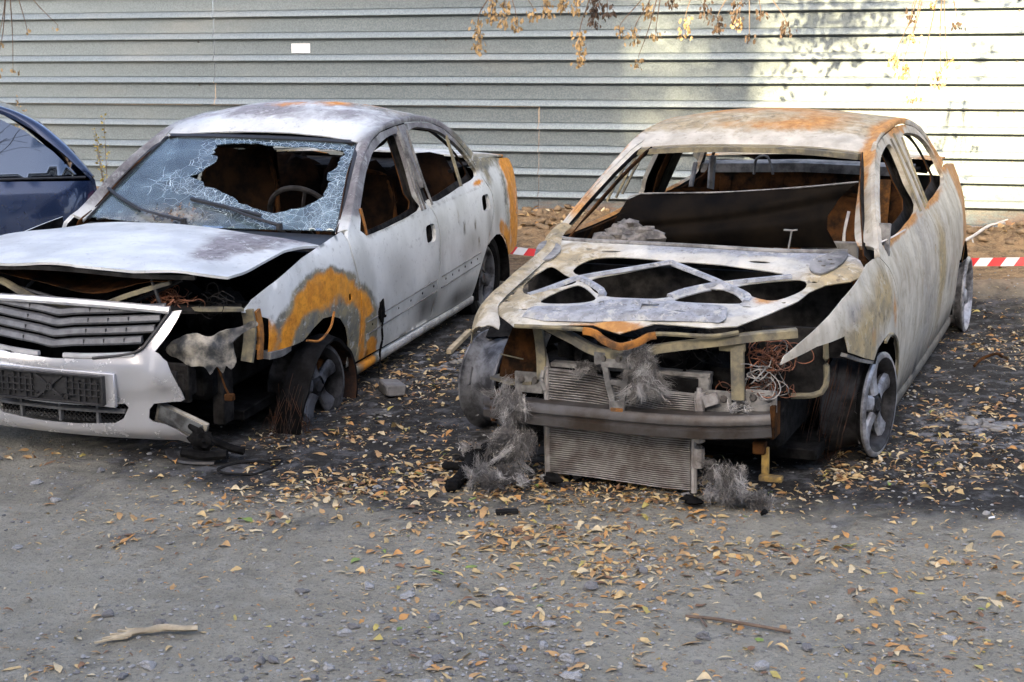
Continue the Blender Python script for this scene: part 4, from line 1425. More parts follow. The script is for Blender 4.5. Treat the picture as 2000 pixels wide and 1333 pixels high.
# bumper skin
def bump_fn(y, z):
    x = .985 - .27 * y * y - .06 * np.abs(y) ** 4 - .10 * smoothf(.52, .80, z) - .045 * smoothf(.27, .16, z) + .012 * smoothf(.36, .43, z) * smoothf(.55, .49, z) + .016 * np.exp(-((z - .215) / .03) ** 2) + .022 * np.exp(-((np.abs(y) - .50) / .05) ** 2) * smoothf(.40, .46, z) * smoothf(.64, .56, z) + .010 * np.exp(-((z - .525) / .02) ** 2) * smoothf(.45, .38, np.abs(y))
    return np.stack([x, y, z], 1)
BOUT = [(.545, .748), (.535, .72), (.505, .65), (.468, .585), (.49, .578), (.525, .545), (.550, .48), (.575, .41), (.583, .375), (.565, .365), (.52, .363), (.455, .355), (.435, .33), (.43, .29), (.445, .275), (.50, .262), (.545, .235), (.575, .20), (.595, .165), (.57, .165), (.53, .182),
        (.35, .187), (.1, .192), (-.2, .192), (-.5, .182), (-.70, .19), (-.74, .3), (-.74, .48), (-.72, .60), (-.60, .66), (-.545, .748), (-.49, .74), (-.425, .62), (-.36, .565), (-.2, .545), (0, .538), (.2, .545), (.36, .565), (.425, .62), (.49, .74)]
lowg = [(-.33, .352), (-.15, .336), (0, .333), (.15, .336), (.33, .352), (.345, .335), (.32, .285), (.28, .262), (.1, .25), (-.1, .25), (-.28, .262), (-.32, .285), (-.345, .335)]
bm = panel('front_bumper', BOUT, bump_fn, LC, M['silver'], [lowg], .025, .006, None, (1, 0, 0), M['blackplastic'], dents=.002)
P = np.array(spline([(y, z) for y, z in lowg], .02, True))
# lower grille: mesh and bars
b = MB()
for y in np.arange(-.42, .42, .022):
    for dz in (1, -1):
        pts = []
        for t in np.linspace(0, 1, 9):
            yy, zz = y + .10 * t, (.255 + .095 * t) if dz > 0 else (.35 - .095 * t)
            if abs(yy) < .325:
                pts.append((yy, zz))
        if len(pts) > 1:
            Q = np.array(pts)
            b.tube(bump_fn(Q[:, 0], Q[:, 1]) - (.035, 0, 0), .0022, 4, cap=False)
b.obj('grille_mesh', M['blackplastic'], bm)
b = MB()
b.box((.86, 0, .305), (.02, .7, .12))
b.obj('intake_backing', M['char'], bm)
for z0, m_ in ((.315, 'silver'),):
    b = MB()
    ys = np.linspace(-.325, .325, 30)
    b.sweep(bump_fn(ys, np.full(30, z0) - .012 * (ys / .33) ** 2 * 0) - (.012, 0, 0), [(-.012, -.008), (.012, -.008), (.014, .004), (-.01, .008)])
    b.obj('grille_bar', M['grille'], bm)
for y in (-.18, .02, .20):
    b = MB()
    zz = np.linspace(.256, .345, 6)
    b.sweep(bump_fn(np.full(6, y), zz) - (.014, 0, 0), [(-.006, -.01), (.006, -.01), (.006, .01), (-.006, .01)], up=(1, 0, 0))
    b.obj('grille_bar', M['grille'], bm)
# number plate holder, empty
ph = MB()
PX = 1.012
ph.box((PX - .008, 0, .418), (.012, .535, .128))
for z in (.357, .479):
    ph.box((PX + .006, 0, z), (.016, .535, .009))
for y in (-.263, .263):
    ph.box((PX + .006, y, .418), (.016, .009, .128))
for y in np.linspace(-.235, .235, 17):
    if abs(y) > .075:
        ph.box((PX + .002, y, .418 + .015 * math.sin(y * 70)), (.010, .006, .10))
for z in (.39, .418, .446):
    for s_ in (-1, 1):
        ph.box((PX + .002, s_ * .165, z), (.010, .175, .005))
for s_ in (-1, 1):
    for q_ in (-1, 1):
        ph.box((PX + .003, s_ * .035, .418 + q_ * .028), (.012, .085, .010), Matrix.Rotation(s_ * q_ * R(38), 3, 'X'))
ph.lathe([(.010, .0), (.018, .0), (.018, .012), (.010, .012), (.010, 0)], Matrix.Translation((PX + .012, 0, .418)) @ Matrix.Rotation(R(90), 4, 'Z'), 14)
for y in (-.2, -.06, -.03, .03, .06, .1, .2):
    ph.lathe([(.004, 0), (.007, 0), (.007, .01), (.004, .01)], Matrix.Translation((PX + .01, y, .385)) @ Matrix.Rotation(R(90), 4, 'Z'), 8)
pho = ph.obj('number_plate_holder', M['dustplastic'], bm)
b = MB()
b.box((PX - .022, .01, .418), (.02, .60, .15))
b.obj('plate_plinth', M['silver'], bm)
# upper grille: four slats kinked at the centre, chrome rims
gr_ = MB()
gr_.box((.80, 0, .655), (.03, .9, .19))
gro = gr_.obj('grille', M['char'], LC)
def gx(y, z):
    return .955 - .27 * y * y - .10 * smoothf(.52, .80, z) + .035
for k in range(4):
    b = MB()
    z0 = .728 - .042 * k
    wy = .475 - .016 * k - (.028 if k == 3 else 0)
    ys = np.linspace(-wy, wy, 45)
    zz = z0 + .030 * (np.abs(ys) / .47) - .006 * np.exp(-(ys / .06) ** 2)
    pp = np.stack([gx(ys, zz) - .012, ys, zz], 1)
    b.sweep(pp, [(-.016, -.012), (.014, -.015), (.019, -.006), (.008, .013), (-.014, .015)])
    b.obj('grille_slat', M['grille'], gro)
    for y in (-.33, -.15, .15, .24, .33):
        if abs(y) < wy - .03:
            z = z0 + .030 * abs(y) / .47
            b = MB()
            b.box((float(gx(y, z)) + .002, y, z), (.008, .004, .024))
            b.obj('slat_joint', M['blackplastic'], gro)
b = MB()
ys = np.linspace(-.50, .50, 41)
zz = .772 - .022 * (ys / .5) ** 2
b.sweep(np.stack([gx(ys, zz) + .004, ys, zz], 1), [(-.018, -.012), (.014, -.014), (.018, -.002), (.010, .012), (-.012, .013)])
b.obj('chrome_rim', M['chrome'], gro)
for s_ in (1, -1):
    b = MB()
    ys = s_ * np.linspace(.06, .38, 16)
    zz = .553 + .018 * (abs(ys) / .38) ** 2
    b.sweep(np.stack([gx(ys, zz) - .002, ys, zz], 1), [(-.012, -.008), (.006, -.010), (.009, -.002), (.005, .010), (-.012, .010)])
    b.obj('chrome_rim', M['chrome'], gro)
# black edge down the side of the grille
for s_ in (1, -1):
    b = MB()
    pp = spline([(float(gx(y, z)) + .004, s_ * y, z) for y, z in ((.505, .752), (.475, .70), (.44, .64), (.385, .58), (.2, .55))], .03)
    b.tube(pp, .007, 6)
    b.obj('grille_edge', M['blackplastic'], gro)
# headlamp pocket and melted headlamp, bumper bracket, lamp bezel
b = MB()
b.box((.50, .59, .60), (.04, .28, .26))
b.obj('headlamp_pocket', M['char'], LC)
b = MB()
b.sweep(spline([(.70, .54, .735), (.74, .60, .742), (.71, .70, .742), (.66, .755, .735)], .03), [(-.02, -.008), (.02, -.008), (.02, .006), (-.02, .006)])
b.sweep(spline([(.64, .77, .73), (.63, .775, .66), (.64, .775, .58), (.66, .77, .50)], .03), [(-.025, -.008), (.03, -.008), (.03, .008), (-.025, .008)], up=(1, 0, 0))
b.obj('headlamp_frame', M['khaki'], LC)
b = MB()
b.sweep(spline([(.60, .795, .72), (.585, .80, .62), (.60, .80, .50)], .03), [(-.02, -.006), (.02, -.006), (.02, .006), (-.02, .006)], up=(0, 1, 0))
b.box((.585, .785, .60), (.03, .035, .035)); b.box((.60, .785, .555), (.03, .03, .02))
b.obj('fender_bracket', M['rust'], LC)
def lamp_fn(y, z):
    x = .775 + .075 * np.exp(-((y - .60) / .13) ** 2) - .25 * np.clip(y - .70, 0, 1) - .30 * np.clip(z - .60, 0, 1)
    V = np.stack([x, y, z], 1)
    for i in range(len(V)):
        p = Vector((y[i], z[i], .3))
        V[i, 0] += .022 * mnoise.noise(p * 13) + .012 * mnoise.noise(p * 30)
        V[i, 2] += .010 * mnoise.noise(p * 16 + Vector((4, 0, 0)))
    return V
LAMP = [(.45, .560), (.49, .605), (.55, .640), (.62, .652), (.68, .645), (.74, .668), (.80, .684), (.845, .694), (.85, .674), (.80, .648), (.765, .615), (.762, .57), (.775, .53), (.758, .497), (.738, .515), (.722, .475), (.705, .512), (.68, .480), (.655, .518), (.60, .512), (.54, .528), (.49, .535)]
panel('melted_headlamp', spline(LAMP, .02, True), lamp_fn, LC, M['melted'], [], .014, .010, None, (1, 0, 0), M['soot'])
b = MB()
b.tube(spline([(.79, .64, .57), (.80, .70, .50), (.80, .73, .42), (.80, .75, .38)], .02), .005, 5)
b.box((.80, .75, .375), (.03, .04, .03))
b.obj('lamp_lead', M['rust_dark'], LC)
# hanging fog-lamp bezel and its dark glass
b = MB()
rot = Matrix.Rotation(R(-20), 3, 'X') @ Matrix.Rotation(R(10), 3, 'Y')
b.box((.875, .555, .268), (.02, .25, .10), rot)
o = b.obj('fog_lamp', M['melted'], LC)
b = MB()
b.box((.888, .555, .270), (.006, .215, .072), rot)
b.obj('lens', M['lens'], o)
b = MB()
b.blob((.90, .66, .20), (.03, .05, .045), 12, .6, 5)
b.tube(spline([(.88, .60, .26), (.90, .68, .22), (.86, .76, .17), (.84, .83, .15)], .02), .018, 7)
b.tube(spline([(.93, .58, .15), (.92, .68, .14), (.90, .78, .15)], .02), .022, 7)
b.obj('melted_bracket', M['char'], LC)
# chassis leg, crash box, arch liner remains
b = MB()
b.box((.60, .52, .42), (.50, .09, .12)); b.box((.83, .50, .43), (.03, .16, .17))
b.box((.62, .62, .36), (.10, .06, .32))
b.obj('chassis_leg', M['soot'], LC)
b = MB()
b.box((.84, .0, .44), (.05, 1.06, .09))
b.obj('bumper_beam', M['soot'], LC)
b = MB()
b.sweep(spline([(.52, .79, .50), (.42, .80, .49), (.33, .80, .495)], .03), [(-.03, -.02), (.02, -.02), (.025, .012), (-.02, .016)])
b.obj('liner_bracket', M['greyash'], LC)
# wheels
wheel(LC, Vector((0.01, .82, .225)), 1, M['alloy_black'], .198, .17, R(-10), R(3), 5, M['alloy_dark'], .2, lip=M['alloy_dark'])
wheel(LC, Vector((0.0, -.80, .235)), -1, M['alloy_dark'], .195, .17, R(10), 0, 5)
for sg in (1, -1):
    wheel(LC, Vector((-2.54, sg * .80, .27)), sg, M['alloy_dark'], .195, .17, 0, 0, 5, M['alloy_dark'], .9, M['tyre'])
# peeled tread standing over the front wheel
def tread(root, c, r_, a0, a1, wdt, lean, name, drop):
    n = 44
    G = np.zeros((n, 7, 3))
    for i in range(n):
        t = i / (n - 1)
        a = a0 + (a1 - a0) * t
        rr = r_ + .02 * math.sin(t * 9) + drop[0] * max(0, t - .75) * 4 + drop[1] * max(0, .25 - t) * 4
        for j in range(7):
            w = (j / 6 - .5) * wdt
            p = np.array((c[0] + rr * math.cos(a), c[1] + w + lean * math.sin(a) + .02 * math.sin(t * 7), c[2] + rr * math.sin(a)))
            p[2] += -.02 * (2 * j / 6 - 1) ** 2 * math.sin(a) + .008 * mnoise.noise(Vector((i * .4, j * .7, 1)))
            G[i, j] = p
    return grid_sheet(name, G, root, M['tyre'], .016, (0, 0, 1), None, M['tyre_rust'])
tread(LC, (.03, .80, .225), .270, R(-52), R(206), .13, .03, 'tyre_tread', (.10, .14))
b = MB()
q = np.random.default_rng(8)
for k in range(60):
    a = R(q.uniform(-50, 10))
    p = np.array((.34 + q.normal(0, .03), .80 + q.normal(0, .05), .22 + q.normal(0, .06)))
    d = np.array((q.normal(.02, .04), q.normal(0, .04), -.16))
    b.tube(spline([p, p + d * .5 + q.normal(0, .01, 3), p + d], .05), .0013, 3, cap=False)
b.obj('tread_wires', M['tyre_rust'], LC, kind='stuff')
b = MB()
b.tube(spline([(.22, .85, .50), (.12, .87, .48), (.02, .88, .52), (-.05, .87, .58)], .02), .006, 5)
b.obj('arch_wire', M['rust'], LC)

# ------------------------------------------------------------------ right-hand wreck (burnt to bare metal, bonnet frame only)
RC = car_root('burnt_out_sedan', POSE_R)
tag(RC, 'completely burnt out pale sedan with bare bonnet frame, exposed radiator and no glass', 'car')
SR = Side([-3.66, -3.5, -3.3, -3.0, -2.7, -2.3, -1.4, -.3, .1, .4, .6, .75, .92], [.54, .69, .785, .832, .858, .871, .876, .876, .870, .850, .812, .755, .665],
          [.05, .15, .3, .5, .68, .80, .88, 1.17, 1.3], [.93, .955, .985, 1, .985, .945, .905, .745, .66], far=.82)
def paint_r(V):
    x, y, z = V.T
    ay = abs(y)
    n = len(V)
    rust, kh, so, gr = np.zeros(n), np.zeros(n), np.zeros(n), np.zeros(n)
    side = smoothf(.52, .62, ay)
    low = side * (z < .93)
    # fender
    fe = low * (x > -.42)
    kh = np.maximum(kh, fe * (.28 + .85 * np.exp(-((x + .12) / .16) ** 2 - ((z - .68) / .10) ** 2) + .65 * np.exp(-((x - .22) / .16) ** 2 - ((z - .58) / .14) ** 2) + .45 * np.exp(-((x - .45) / .12) ** 2 - ((z - .60) / .06) ** 2)))
    gr = np.maximum(gr, fe * (.22 + .62 * np.exp(-((x - .36) / .16) ** 2 - ((z - .70) / .07) ** 2) + .5 * np.exp(-((x - .1) / .2) ** 2 - ((z - .5) / .1) ** 2)))
    rust = np.maximum(rust, fe * (.75 * np.exp(-((x + .33) / .05) ** 2 - ((z - .58) / .10) ** 2) + .55 * np.exp(-((x - .14) / .06) ** 2 - ((z - .56) / .06) ** 2)))
    # doors: streaked, sooty towards the sill
    do = low * (x < -.36)
    so = np.maximum(so, do * .80 * np.exp(-((z - .12) / .09) ** 2) * smoothf(-.45, -.75, x))
    so = np.maximum(so, do * .40 * np.exp(-((x + 1.0) / .4) ** 2 - ((z - .22) / .1) ** 2))
    gr = np.maximum(gr, do * (.30 + .25 * np.exp(-((x + 1.3) / .3) ** 2)))
    kh = np.maximum(kh, do * (.62 * np.exp(-((x + 1.75) / .12) ** 2 - ((z - .55) / .2) ** 2) + .35))
    rust = np.maximum(rust, side * .92 * np.exp(-((z - .838 - .012 * (-x)) / .016) ** 2) * (x < -.35) * (x > -2.45))
    rust = np.maximum(rust, low * (.75 * smoothf(-2.55, -2.75, x)))
    so = np.maximum(so, do * .55 * np.exp(-((x + 2.05) / .05) ** 2 - ((z - .42) / .06) ** 2))
    # pillars and rails
    up = side * smoothf(.88, .95, z)
    gr = np.maximum(gr, up * .42)
    kh = np.maximum(kh, up * .42)
    rust = np.maximum(rust, up * (.75 * np.exp(-((x + 1.75) / .35) ** 2) * (z > 1.19) + .7 * smoothf(-2.3, -2.5, x) + .6 * smoothf(.68, .64, ay) * (x > -1.05)))
    # roof
    rf = (z > 1.13) * (ay < .62)
    rust = np.maximum(rust, rf * (.60 * gauss(V, (-1.55, .30, 1.28), (.25, .25, 1)) + .55 * gauss(V, (-1.75, -.25, 1.28), (.25, .28, 1)) + .75 * smoothf(.53, .60, ay) + .5 * gauss(V, (-1.35, .0, 1.28), (.10, .4, 1)) + .45 * gauss(V, (-1.9, .1, 1.28), (.2, .3, 1))))
    kh = np.maximum(kh, rf * (.12 + smoothf(-1.16, -1.35, x) * .50))
    gr = np.maximum(gr, rf * (.42 * smoothf(-1.25, -1.6, x)))
    return np.stack([rust, kh, so, gr], 1)
def paint_frame(V):
    x, y, z = V.T
    n = len(V)
    kh = .30 + .55 * gauss(V, (.10, .70, .8), (.2, .12, 1)) + .35 * gauss(V, (.45, -.5, .8), (.4, .14, 1)) + .3 * gauss(V, (0, -.45, .8), (.15, .2, 1))
    rust = .75 * np.exp(-((x - .78) / .035) ** 2) * np.exp(-((y - .03) / .22) ** 2) + .55 * gauss(V, (.40, .50, .75), (.12, .06, 1)) + .12
    gr = .30 + .55 * smoothf(.0, -.12, x) * smoothf(-.35, .1, y) + .50 * gauss(V, (-.02, .62, .8), (.12, .12, 1)) + .35 * gauss(V, (.35, .2, .8), (.25, .3, 1)) + .25 * gauss(V, (.6, 0, .7), (.1, .4, 1))
    so = .18 * gauss(V, (-.08, .3, .8), (.08, .35, 1))
    return np.stack([rust, kh, so, gr], 1)
PRm = M['paint_right']
R_FENDER = [(.14, .47), (.30, .515), (.49, .578), (.50, .61), (.515, .645), (.60, .645), (.72, .645), (.82, .628), (.905, .612), (.885, .640), (.80, .678), (.68, .722), (.58, .752), (.47, .780), (.27, .805), (.12, .825), (.03, .838), (-.10, .838), (-.215, .828),
            (-.32, .765), (-.365, .70), (-.39, .65), (-.388, .55), (-.40, .47), (-.425, .40), (-.468, .30), (-.49, .19), (-.49, .085), (-.435, .085), (-.445, .19), (-.428, .30), (-.40, .385), (-.32, .462), (-.19, .503), (-.07, .516), (.06, .502)]
R_FDOOR = [(-.50, .11), (-.50, .19), (-.478, .30), (-.435, .40), (-.41, .47), (-.398, .55), (-.40, .65), (-.375, .70), (-.33, .765), (-.225, .828), (-.30, .868), (-.52, .985), (-.76, 1.088), (-1.0, 1.172), (-1.16, 1.203), (-1.35, 1.222), (-1.60, 1.230),
           (-1.59, 1.1), (-1.565, .9), (-1.57, .83), (-1.63, .76), (-1.66, .70), (-1.66, .55), (-1.625, .35), (-1.575, .12)]
R_FWIN = [(-.37, .852), (-.54, .945), (-.76, 1.045), (-.99, 1.125), (-1.15, 1.160), (-1.33, 1.182), (-1.42, 1.175), (-1.44, 1.13), (-1.41, 1.0), (-1.36, .870)]
R_RDOOR = [(-1.585, .12), (-1.635, .35), (-1.67, .55), (-1.67, .70), (-1.64, .76), (-1.585, .83), (-1.59, .95), (-1.61, 1.1), (-1.615, 1.231), (-1.8, 1.235), (-2.0, 1.225), (-2.2, 1.195), (-2.36, 1.14), (-2.46, 1.05), (-2.495, .95), (-2.50, .87),
           (-2.56, .78), (-2.59, .68), (-2.56, .56), (-2.505, .46), (-2.48, .31), (-2.50, .13)]
R_RWIN = [(-1.66, .868), (-1.69, 1.0), (-1.735, 1.09), (-1.78, 1.168), (-1.85, 1.190), (-2.0, 1.182), (-2.2, 1.152), (-2.34, 1.10), (-2.41, 1.03), (-2.42, .95), (-2.37, .89)]
R_QUARTER = [(-2.505, .945), (-2.60, .955), (-2.70, .950), (-2.95, .925), (-3.2, .895), (-3.42, .85), (-3.55, .78), (-3.62, .65), (-3.62, .42), (-3.5, .25), (-3.25, .22), (-3.15, .24), (-3.10, .34), (-3.02, .43), (-2.90, .49), (-2.78, .505), (-2.66, .485), (-2.57, .43), (-2.53, .44),
             (-2.572, .56), (-2.602, .68), (-2.572, .785), (-2.515, .872)]
RR_D = [(-.235, .838), (-.31, .872), (-.52, .988), (-.76, 1.091), (-1.0, 1.175), (-1.16, 1.206), (-1.35, 1.225), (-1.60, 1.234), (-1.8, 1.238), (-2.0, 1.228), (-2.2, 1.198), (-2.363, 1.142), (-2.465, 1.052), (-2.505, .955)]
RR_R = [(-.36, .70, .846), (-.47, .665, .872), (-.63, .635, .952), (-.82, .612, 1.045), (-.98, .592, 1.128), (-1.08, .583, 1.180), (-1.3, .578, 1.230), (-1.55, .573, 1.256), (-1.78, .573, 1.262), (-2.0, .575, 1.256), (-2.22, .59, 1.228), (-2.42, .62, 1.165), (-2.56, .65, 1.07), (-2.70, .70, .965)]
hsR = [slot(-1.52, .655, .010, .028, 10), slot(-2.44, .70, .010, .024, 10)]
car_sides(RC, SR, paint_r, PRm, (None, R_FDOOR, R_FWIN, R_RDOOR, R_RWIN, R_QUARTER), (RR_D, RR_R), hsR)
panel('fender', R_FENDER, SR.fn(1), RC, PRm, [], .03, .004, paint_r, (0, 1, 0), SOOTm, dents=.004)
FG = np.zeros((34, 8, 3))
for i, x in enumerate(np.linspace(-.36, .84, 34)):
    zt = .842 - .165 * x - .10 * max(0, x - .55)
    inw = .09 * float(smoothf(.62, .86, x))
    for j, (yy, dz) in enumerate(((-.545, -.014), (-.57, -.004), (-.592, .0), (-.612, -.008), (-.632, -.03), (-.648, -.06), (-.66, -.10), (-.668, -.15))):
        k = 1 - .75 * float(smoothf(.70, .84, x)) * (j > 3)
        FG[i, j] = (x, yy + inw - .06 * float(smoothf(.0, -.3, x)), zt + dz * k + .004 * mnoise.noise(Vector((x * 5, j, 3))))
grid_sheet('fender', FG, RC, PRm, .004, (0, -1, .5), lambda V: paint_r(V) + (0, .42, 0, .15), M['frame_right'])
underbody(RC, SR, paint_r, PRm, (-.49, -2.50, .055, .125), [(-1.50, .15), (-1.62, .6), (-1.50, .85), (-1.50, 1.0), (-1.545, 1.21), (-1.74, 1.215), (-1.68, 1.0), (-1.63, .85), (-1.72, .6), (-1.66, .15)],
          (-.145, .20, .315), (-2.82, .18, .325), (.3, -3.4, .68, .10))
# raised lip round the front arch
b = MB()
pp = [(-.145 + .312 * math.cos(a), float(SR.y(np.array(-.145 + .312 * math.cos(a)), np.array(.20 + .312 * math.sin(a)))) + .004, .20 + .312 * math.sin(a)) for a in np.linspace(R(75), R(200), 26)]
b.sweep(pp, [(-.006, -.006), (.006, -.006), (.007, .004), (0, .008), (-.007, .004)], up=(0, 1, 0))
b.obj('arch_lip', M['khaki'], RC)
roof_sheet('roof', RC, RR_R, -1.06, -2.24, .058, .09, .05, PRm, paint_r)
b = MB()
b.sweep(spline([(-1.065, -.57, 1.165), (-1.12, -.3, 1.178), (-1.14, 0, 1.182), (-1.12, .3, 1.178), (-1.065, .57, 1.165)], .04), [(-.035, -.03), (.03, -.024), (.032, .002), (-.03, .004)])
b.obj('windscreen_header', M['khaki'], RC)
b = MB()
for x, z in ((-1.45, 1.262), (-1.75, 1.275), (-2.22, 1.225)):
    b.sweep([(x, -.55, z - .05), (x, -.3, z - .025), (x, 0, z - .016), (x, .3, z - .025), (x, .55, z - .05)], [(-.04, -.012), (.04, -.012), (.04, .004), (-.04, .004)])
b.obj('roof_bow', M['rust_dark'], RC)
deck(RC, [-2.74, -2.95, -3.15, -3.35, -3.5, -3.58, -3.63], [.97, .955, .94, .92, .89, .85, .79], SR, PRm, paint_r, -3.64)
for sg in (1, -1):        # window channel and trims on the pillar
    for pts in ([(-1.40, .86), (-1.43, 1.0), (-1.455, 1.12), (-1.47, 1.20)], [(-1.545, .86), (-1.56, 1.0), (-1.575, 1.12), (-1.59, 1.215)], [(-1.63, .87), (-1.66, 1.0), (-1.70, 1.09), (-1.75, 1.18)]):
        b = MB()
        pq = spline([(x, sg * (float(SR.y(np.array(x), np.array(z))) + .005), z) for x, z in pts], .03)
        b.sweep(pq, [(-.006, -.007), (.006, -.007), (.007, .004), (-.007, .004)], up=(0, sg, 0))
        b.obj('weatherstrip', M['khaki'], RC)
# mirror stub, wire and leaning stick at the driver's window
b = MB()
b.box((-.42, .80, .875), (.02, .05, .13), Matrix.Rotation(R(-14), 3, 'Y'))
b.blob((-.40, .80, .83), (.03, .03, .035), 4, .5, 4)
b.obj('mirror_base', M['greyash'], RC)
b = MB()
b.tube(spline([(-.33, .80, .872), (-.50, .825, .872), (-.66, .85, .88)], .03), .004, 5)
b.obj('bare_cable', M['wood_white'], RC)

# bonnet inner frame
def bf(x, y):
    u = y / .7
    z = .808 - .175 * x + .012 * (1 - u * u) - .02 * smoothf(.70, .84, x)
    z = z + .010 * np.sin(3.1 * y + 1) * smoothf(.1, .6, x)
    return np.stack([x, y, z], 1)
HF_OUT = [(-.25, -.66), (-.19, -.57), (-.165, -.4), (-.15, -.1), (-.14, .2), (-.14, .40), (-.165, .58), (-.19, .69), (-.12, .755), (-.03, .79), (.06, .80), (.13, .765), (.19, .68), (.28, .635), (.385, .615), (.55, .54), (.70, .455), (.735, .36), (.735, .145), (.775, .09), (.815, .03), (.79, -.04), (.765, -.095), (.775, -.25), (.79, -.415), (.72, -.50), (.63, -.59), (.40, -.605), (.14, -.61), (-.10, -.655)]
HF_H = [[(.175, -.50), (.26, -.43), (.325, -.355), (.39, -.42), (.445, -.485), (.38, -.52), (.30, -.52), (.22, -.515)],
        [(.385, -.305), (.46, -.24), (.52, -.20), (.545, -.27), (.545, -.37), (.47, -.35)],
        [(.06, -.34), (.035, -.25), (.04, -.06), (.07, -.04), (.14, -.18), (.225, -.305), (.17, -.37)],
        [(.29, -.245), (.20, -.13), (.11, -.02), (.13, .03), (.20, .13), (.26, .21), (.37, .14), (.455, .08), (.465, -.02), (.46, -.125), (.40, -.20)],
        [(.05, .04), (.06, .20), (.09, .38), (.11, .465), (.155, .42), (.22, .295), (.185, .215), (.11, .12)],
        [(.305, .36), (.24, .44), (.18, .555), (.235, .585), (.31, .56), (.385, .51), (.35, .42)],
        [(.485, .175), (.42, .22), (.36, .28), (.385, .33), (.43, .37), (.465, .38), (.475, .28)]]
def oval(cx, cy, a, b_, n=10):
    return [(cx + a * math.cos(t), cy + b_ * math.sin(t)) for t in np.linspace(0, 2 * math.pi, n, endpoint=False)]
HF_S = [oval(-.06, -.31, .012, .045, 12), oval(-.015, .36, .014, .045, 12), oval(-.085, -.42, .010, .016), oval(.47, -.555, .010, .008, 8), oval(.36, -.56, .011, .009, 8), oval(.55, -.55, .007, .013, 8), oval(.31, -.31, .012, .010, 8),
        oval(.64, -.43, .008, .014, 8), oval(.34, .26, .007, .016, 8), oval(.42, .565, .008, .010, 8), oval(.50, .44, .006, .018, 8), oval(.17, .63, .009, .012, 8), oval(.68, .39, .006, .012, 8), oval(.30, -.55, .006, .014, 8)]
def grow(h_, g):
    h_ = np.array(h_); c = h_.mean(0)
    d_ = h_ - c
    return c + d_ * (1 + g / np.maximum(np.linalg.norm(d_, axis=1, keepdims=True), 1e-6))
hf = panel('bonnet_frame', HF_OUT, bf, RC, M['frame_right'], [spline(grow(h_, .027), .03, True) for h_ in HF_H] + HF_S, .022, .005, paint_frame, (0, 0, 1), SOOTm, emboss=.010, ew=.030)
for bar in ([(.31, -.345), (.27, -.30), (.18, -.165), (.065, .0)], [(.065, .0), (.19, .165), (.285, .285), (.40, .415), (.47, .43)], [(.285, .285), (.205, .42), (.145, .53)], [(.285, .27), (.39, .165), (.47, .12)], [(.31, -.345), (.42, -.41), (.50, -.47)], [(.30, -.31), (.43, -.18), (.50, -.155)]):
    b = MB()
    P_ = np.array(bar)
    b.sweep(spline(bf(P_[:, 0], P_[:, 1]) + (0, 0, .006), .03), [(-.017, -.004), (.017, -.004), (.011, .009), (-.011, .009)])
    b.obj('frame_bead', M['frame_right'], hf)
# reinforcing plate at the lock, with pressings
def lockpl(x, y):
    x = .575 + (x - .47) * .72
    V = bf(x, y)
    return V + np.stack([0 * x, 0 * x, .012 + .012 * smoothf(.70, .58, x)], 1)
LP = [(.60, -.405), (.575, -.39), (.56, -.2), (.50, -.13), (.485, -.09), (.475, .0), (.47, .06), (.50, .115), (.49, .20), (.475, .37), (.50, .39), (.61, .405), (.66, .39), (.70, .1), (.735, -.1), (.735, -.30), (.70, -.40)]
LPH = [[(.515, .05), (.51, .12), (.55, .125), (.585, .06)], [(.545, -.155), (.53, -.115), (.60, -.10), (.62, -.12), (.62, -.22), (.59, -.21)] if False else oval(.52, -.115, .014, .012, 8), oval(.62, -.28, .006, .03), oval(.57, .22, .005, .03), oval(.60, .30, .005, .012, 8)]
panel('lock_reinforcement', LP, lockpl, hf, M['frame_right'], LPH, .025, .005, lambda V: paint_frame(V) * (.5, .6, 1, 1) + (0, 0, .10, .34), (0, 0, 1), SOOTm, emboss=.012, ew=.03)
# hinge plates
for pts in ([(-.125, -.635), (-.07, -.555), (.02, -.52), (.12, -.53), (.125, -.585), (.05, -.625), (-.08, -.655)], [(-.14, .70), (-.03, .705), (.06, .68), (.125, .645), (.10, .60), (.02, .58), (-.08, .61), (-.15, .655)]):
    def hp(x, y):
        return bf(x, y) + np.stack([0 * x, 0 * x, .022 + 0 * x], 1)
    P = np.array(pts)
    c = P.mean(0)
    hl_ = [oval(c[0] + dx, c[1] + dy, .009, .011, 8) for dx, dy in ((-.03, 0), (.02, .02), (.05, -.01), (.0, -.035))]
    panel('hinge_plate', spline(P, .03, True), hp, hf, M['greyash'], hl_, .025, .007, None, (0, 0, 1), SOOTm)
# rolled rear edge of the frame and curled lip under the nose
b = MB()
P = np.array([(-.245, -.655), (-.19, -.57), (-.165, -.4), (-.15, -.1), (-.14, .2), (-.14, .40), (-.165, .58), (-.19, .69)])
b.tube(spline(bf(P[:, 0], P[:, 1]) + (0, 0, .006), .04), .012, 8)
b.obj('rolled_edge', M['greyash'], hf)
b = MB()
pr = spline([(.79, -.41, .655), (.775, -.25, .655), (.765, -.10, .650), (.79, -.04, .628), (.815, .03, .612), (.785, .09, .625), (.74, .15, .648), (.735, .36, .652), (.70, .46, .665)], .02)
pr = pr + (0, 0, .014)
b.sweep(pr, [(-.006, -.010), (.010, -.010), (.014, -.002), (.012, .006), (-.004, .004)])
b.obj('nose_lip', M['khaki'], hf)
b = MB()
n0 = len(pr)
b.sweep(pr[int(n0 * .30):int(n0 * .68)] + (.003, 0, 0), [(-.006, -.024), (.012, -.021), (.017, -.004), (.014, .008), (-.004, .006)])
b.obj('rusted_lip', M['rust'], hf)

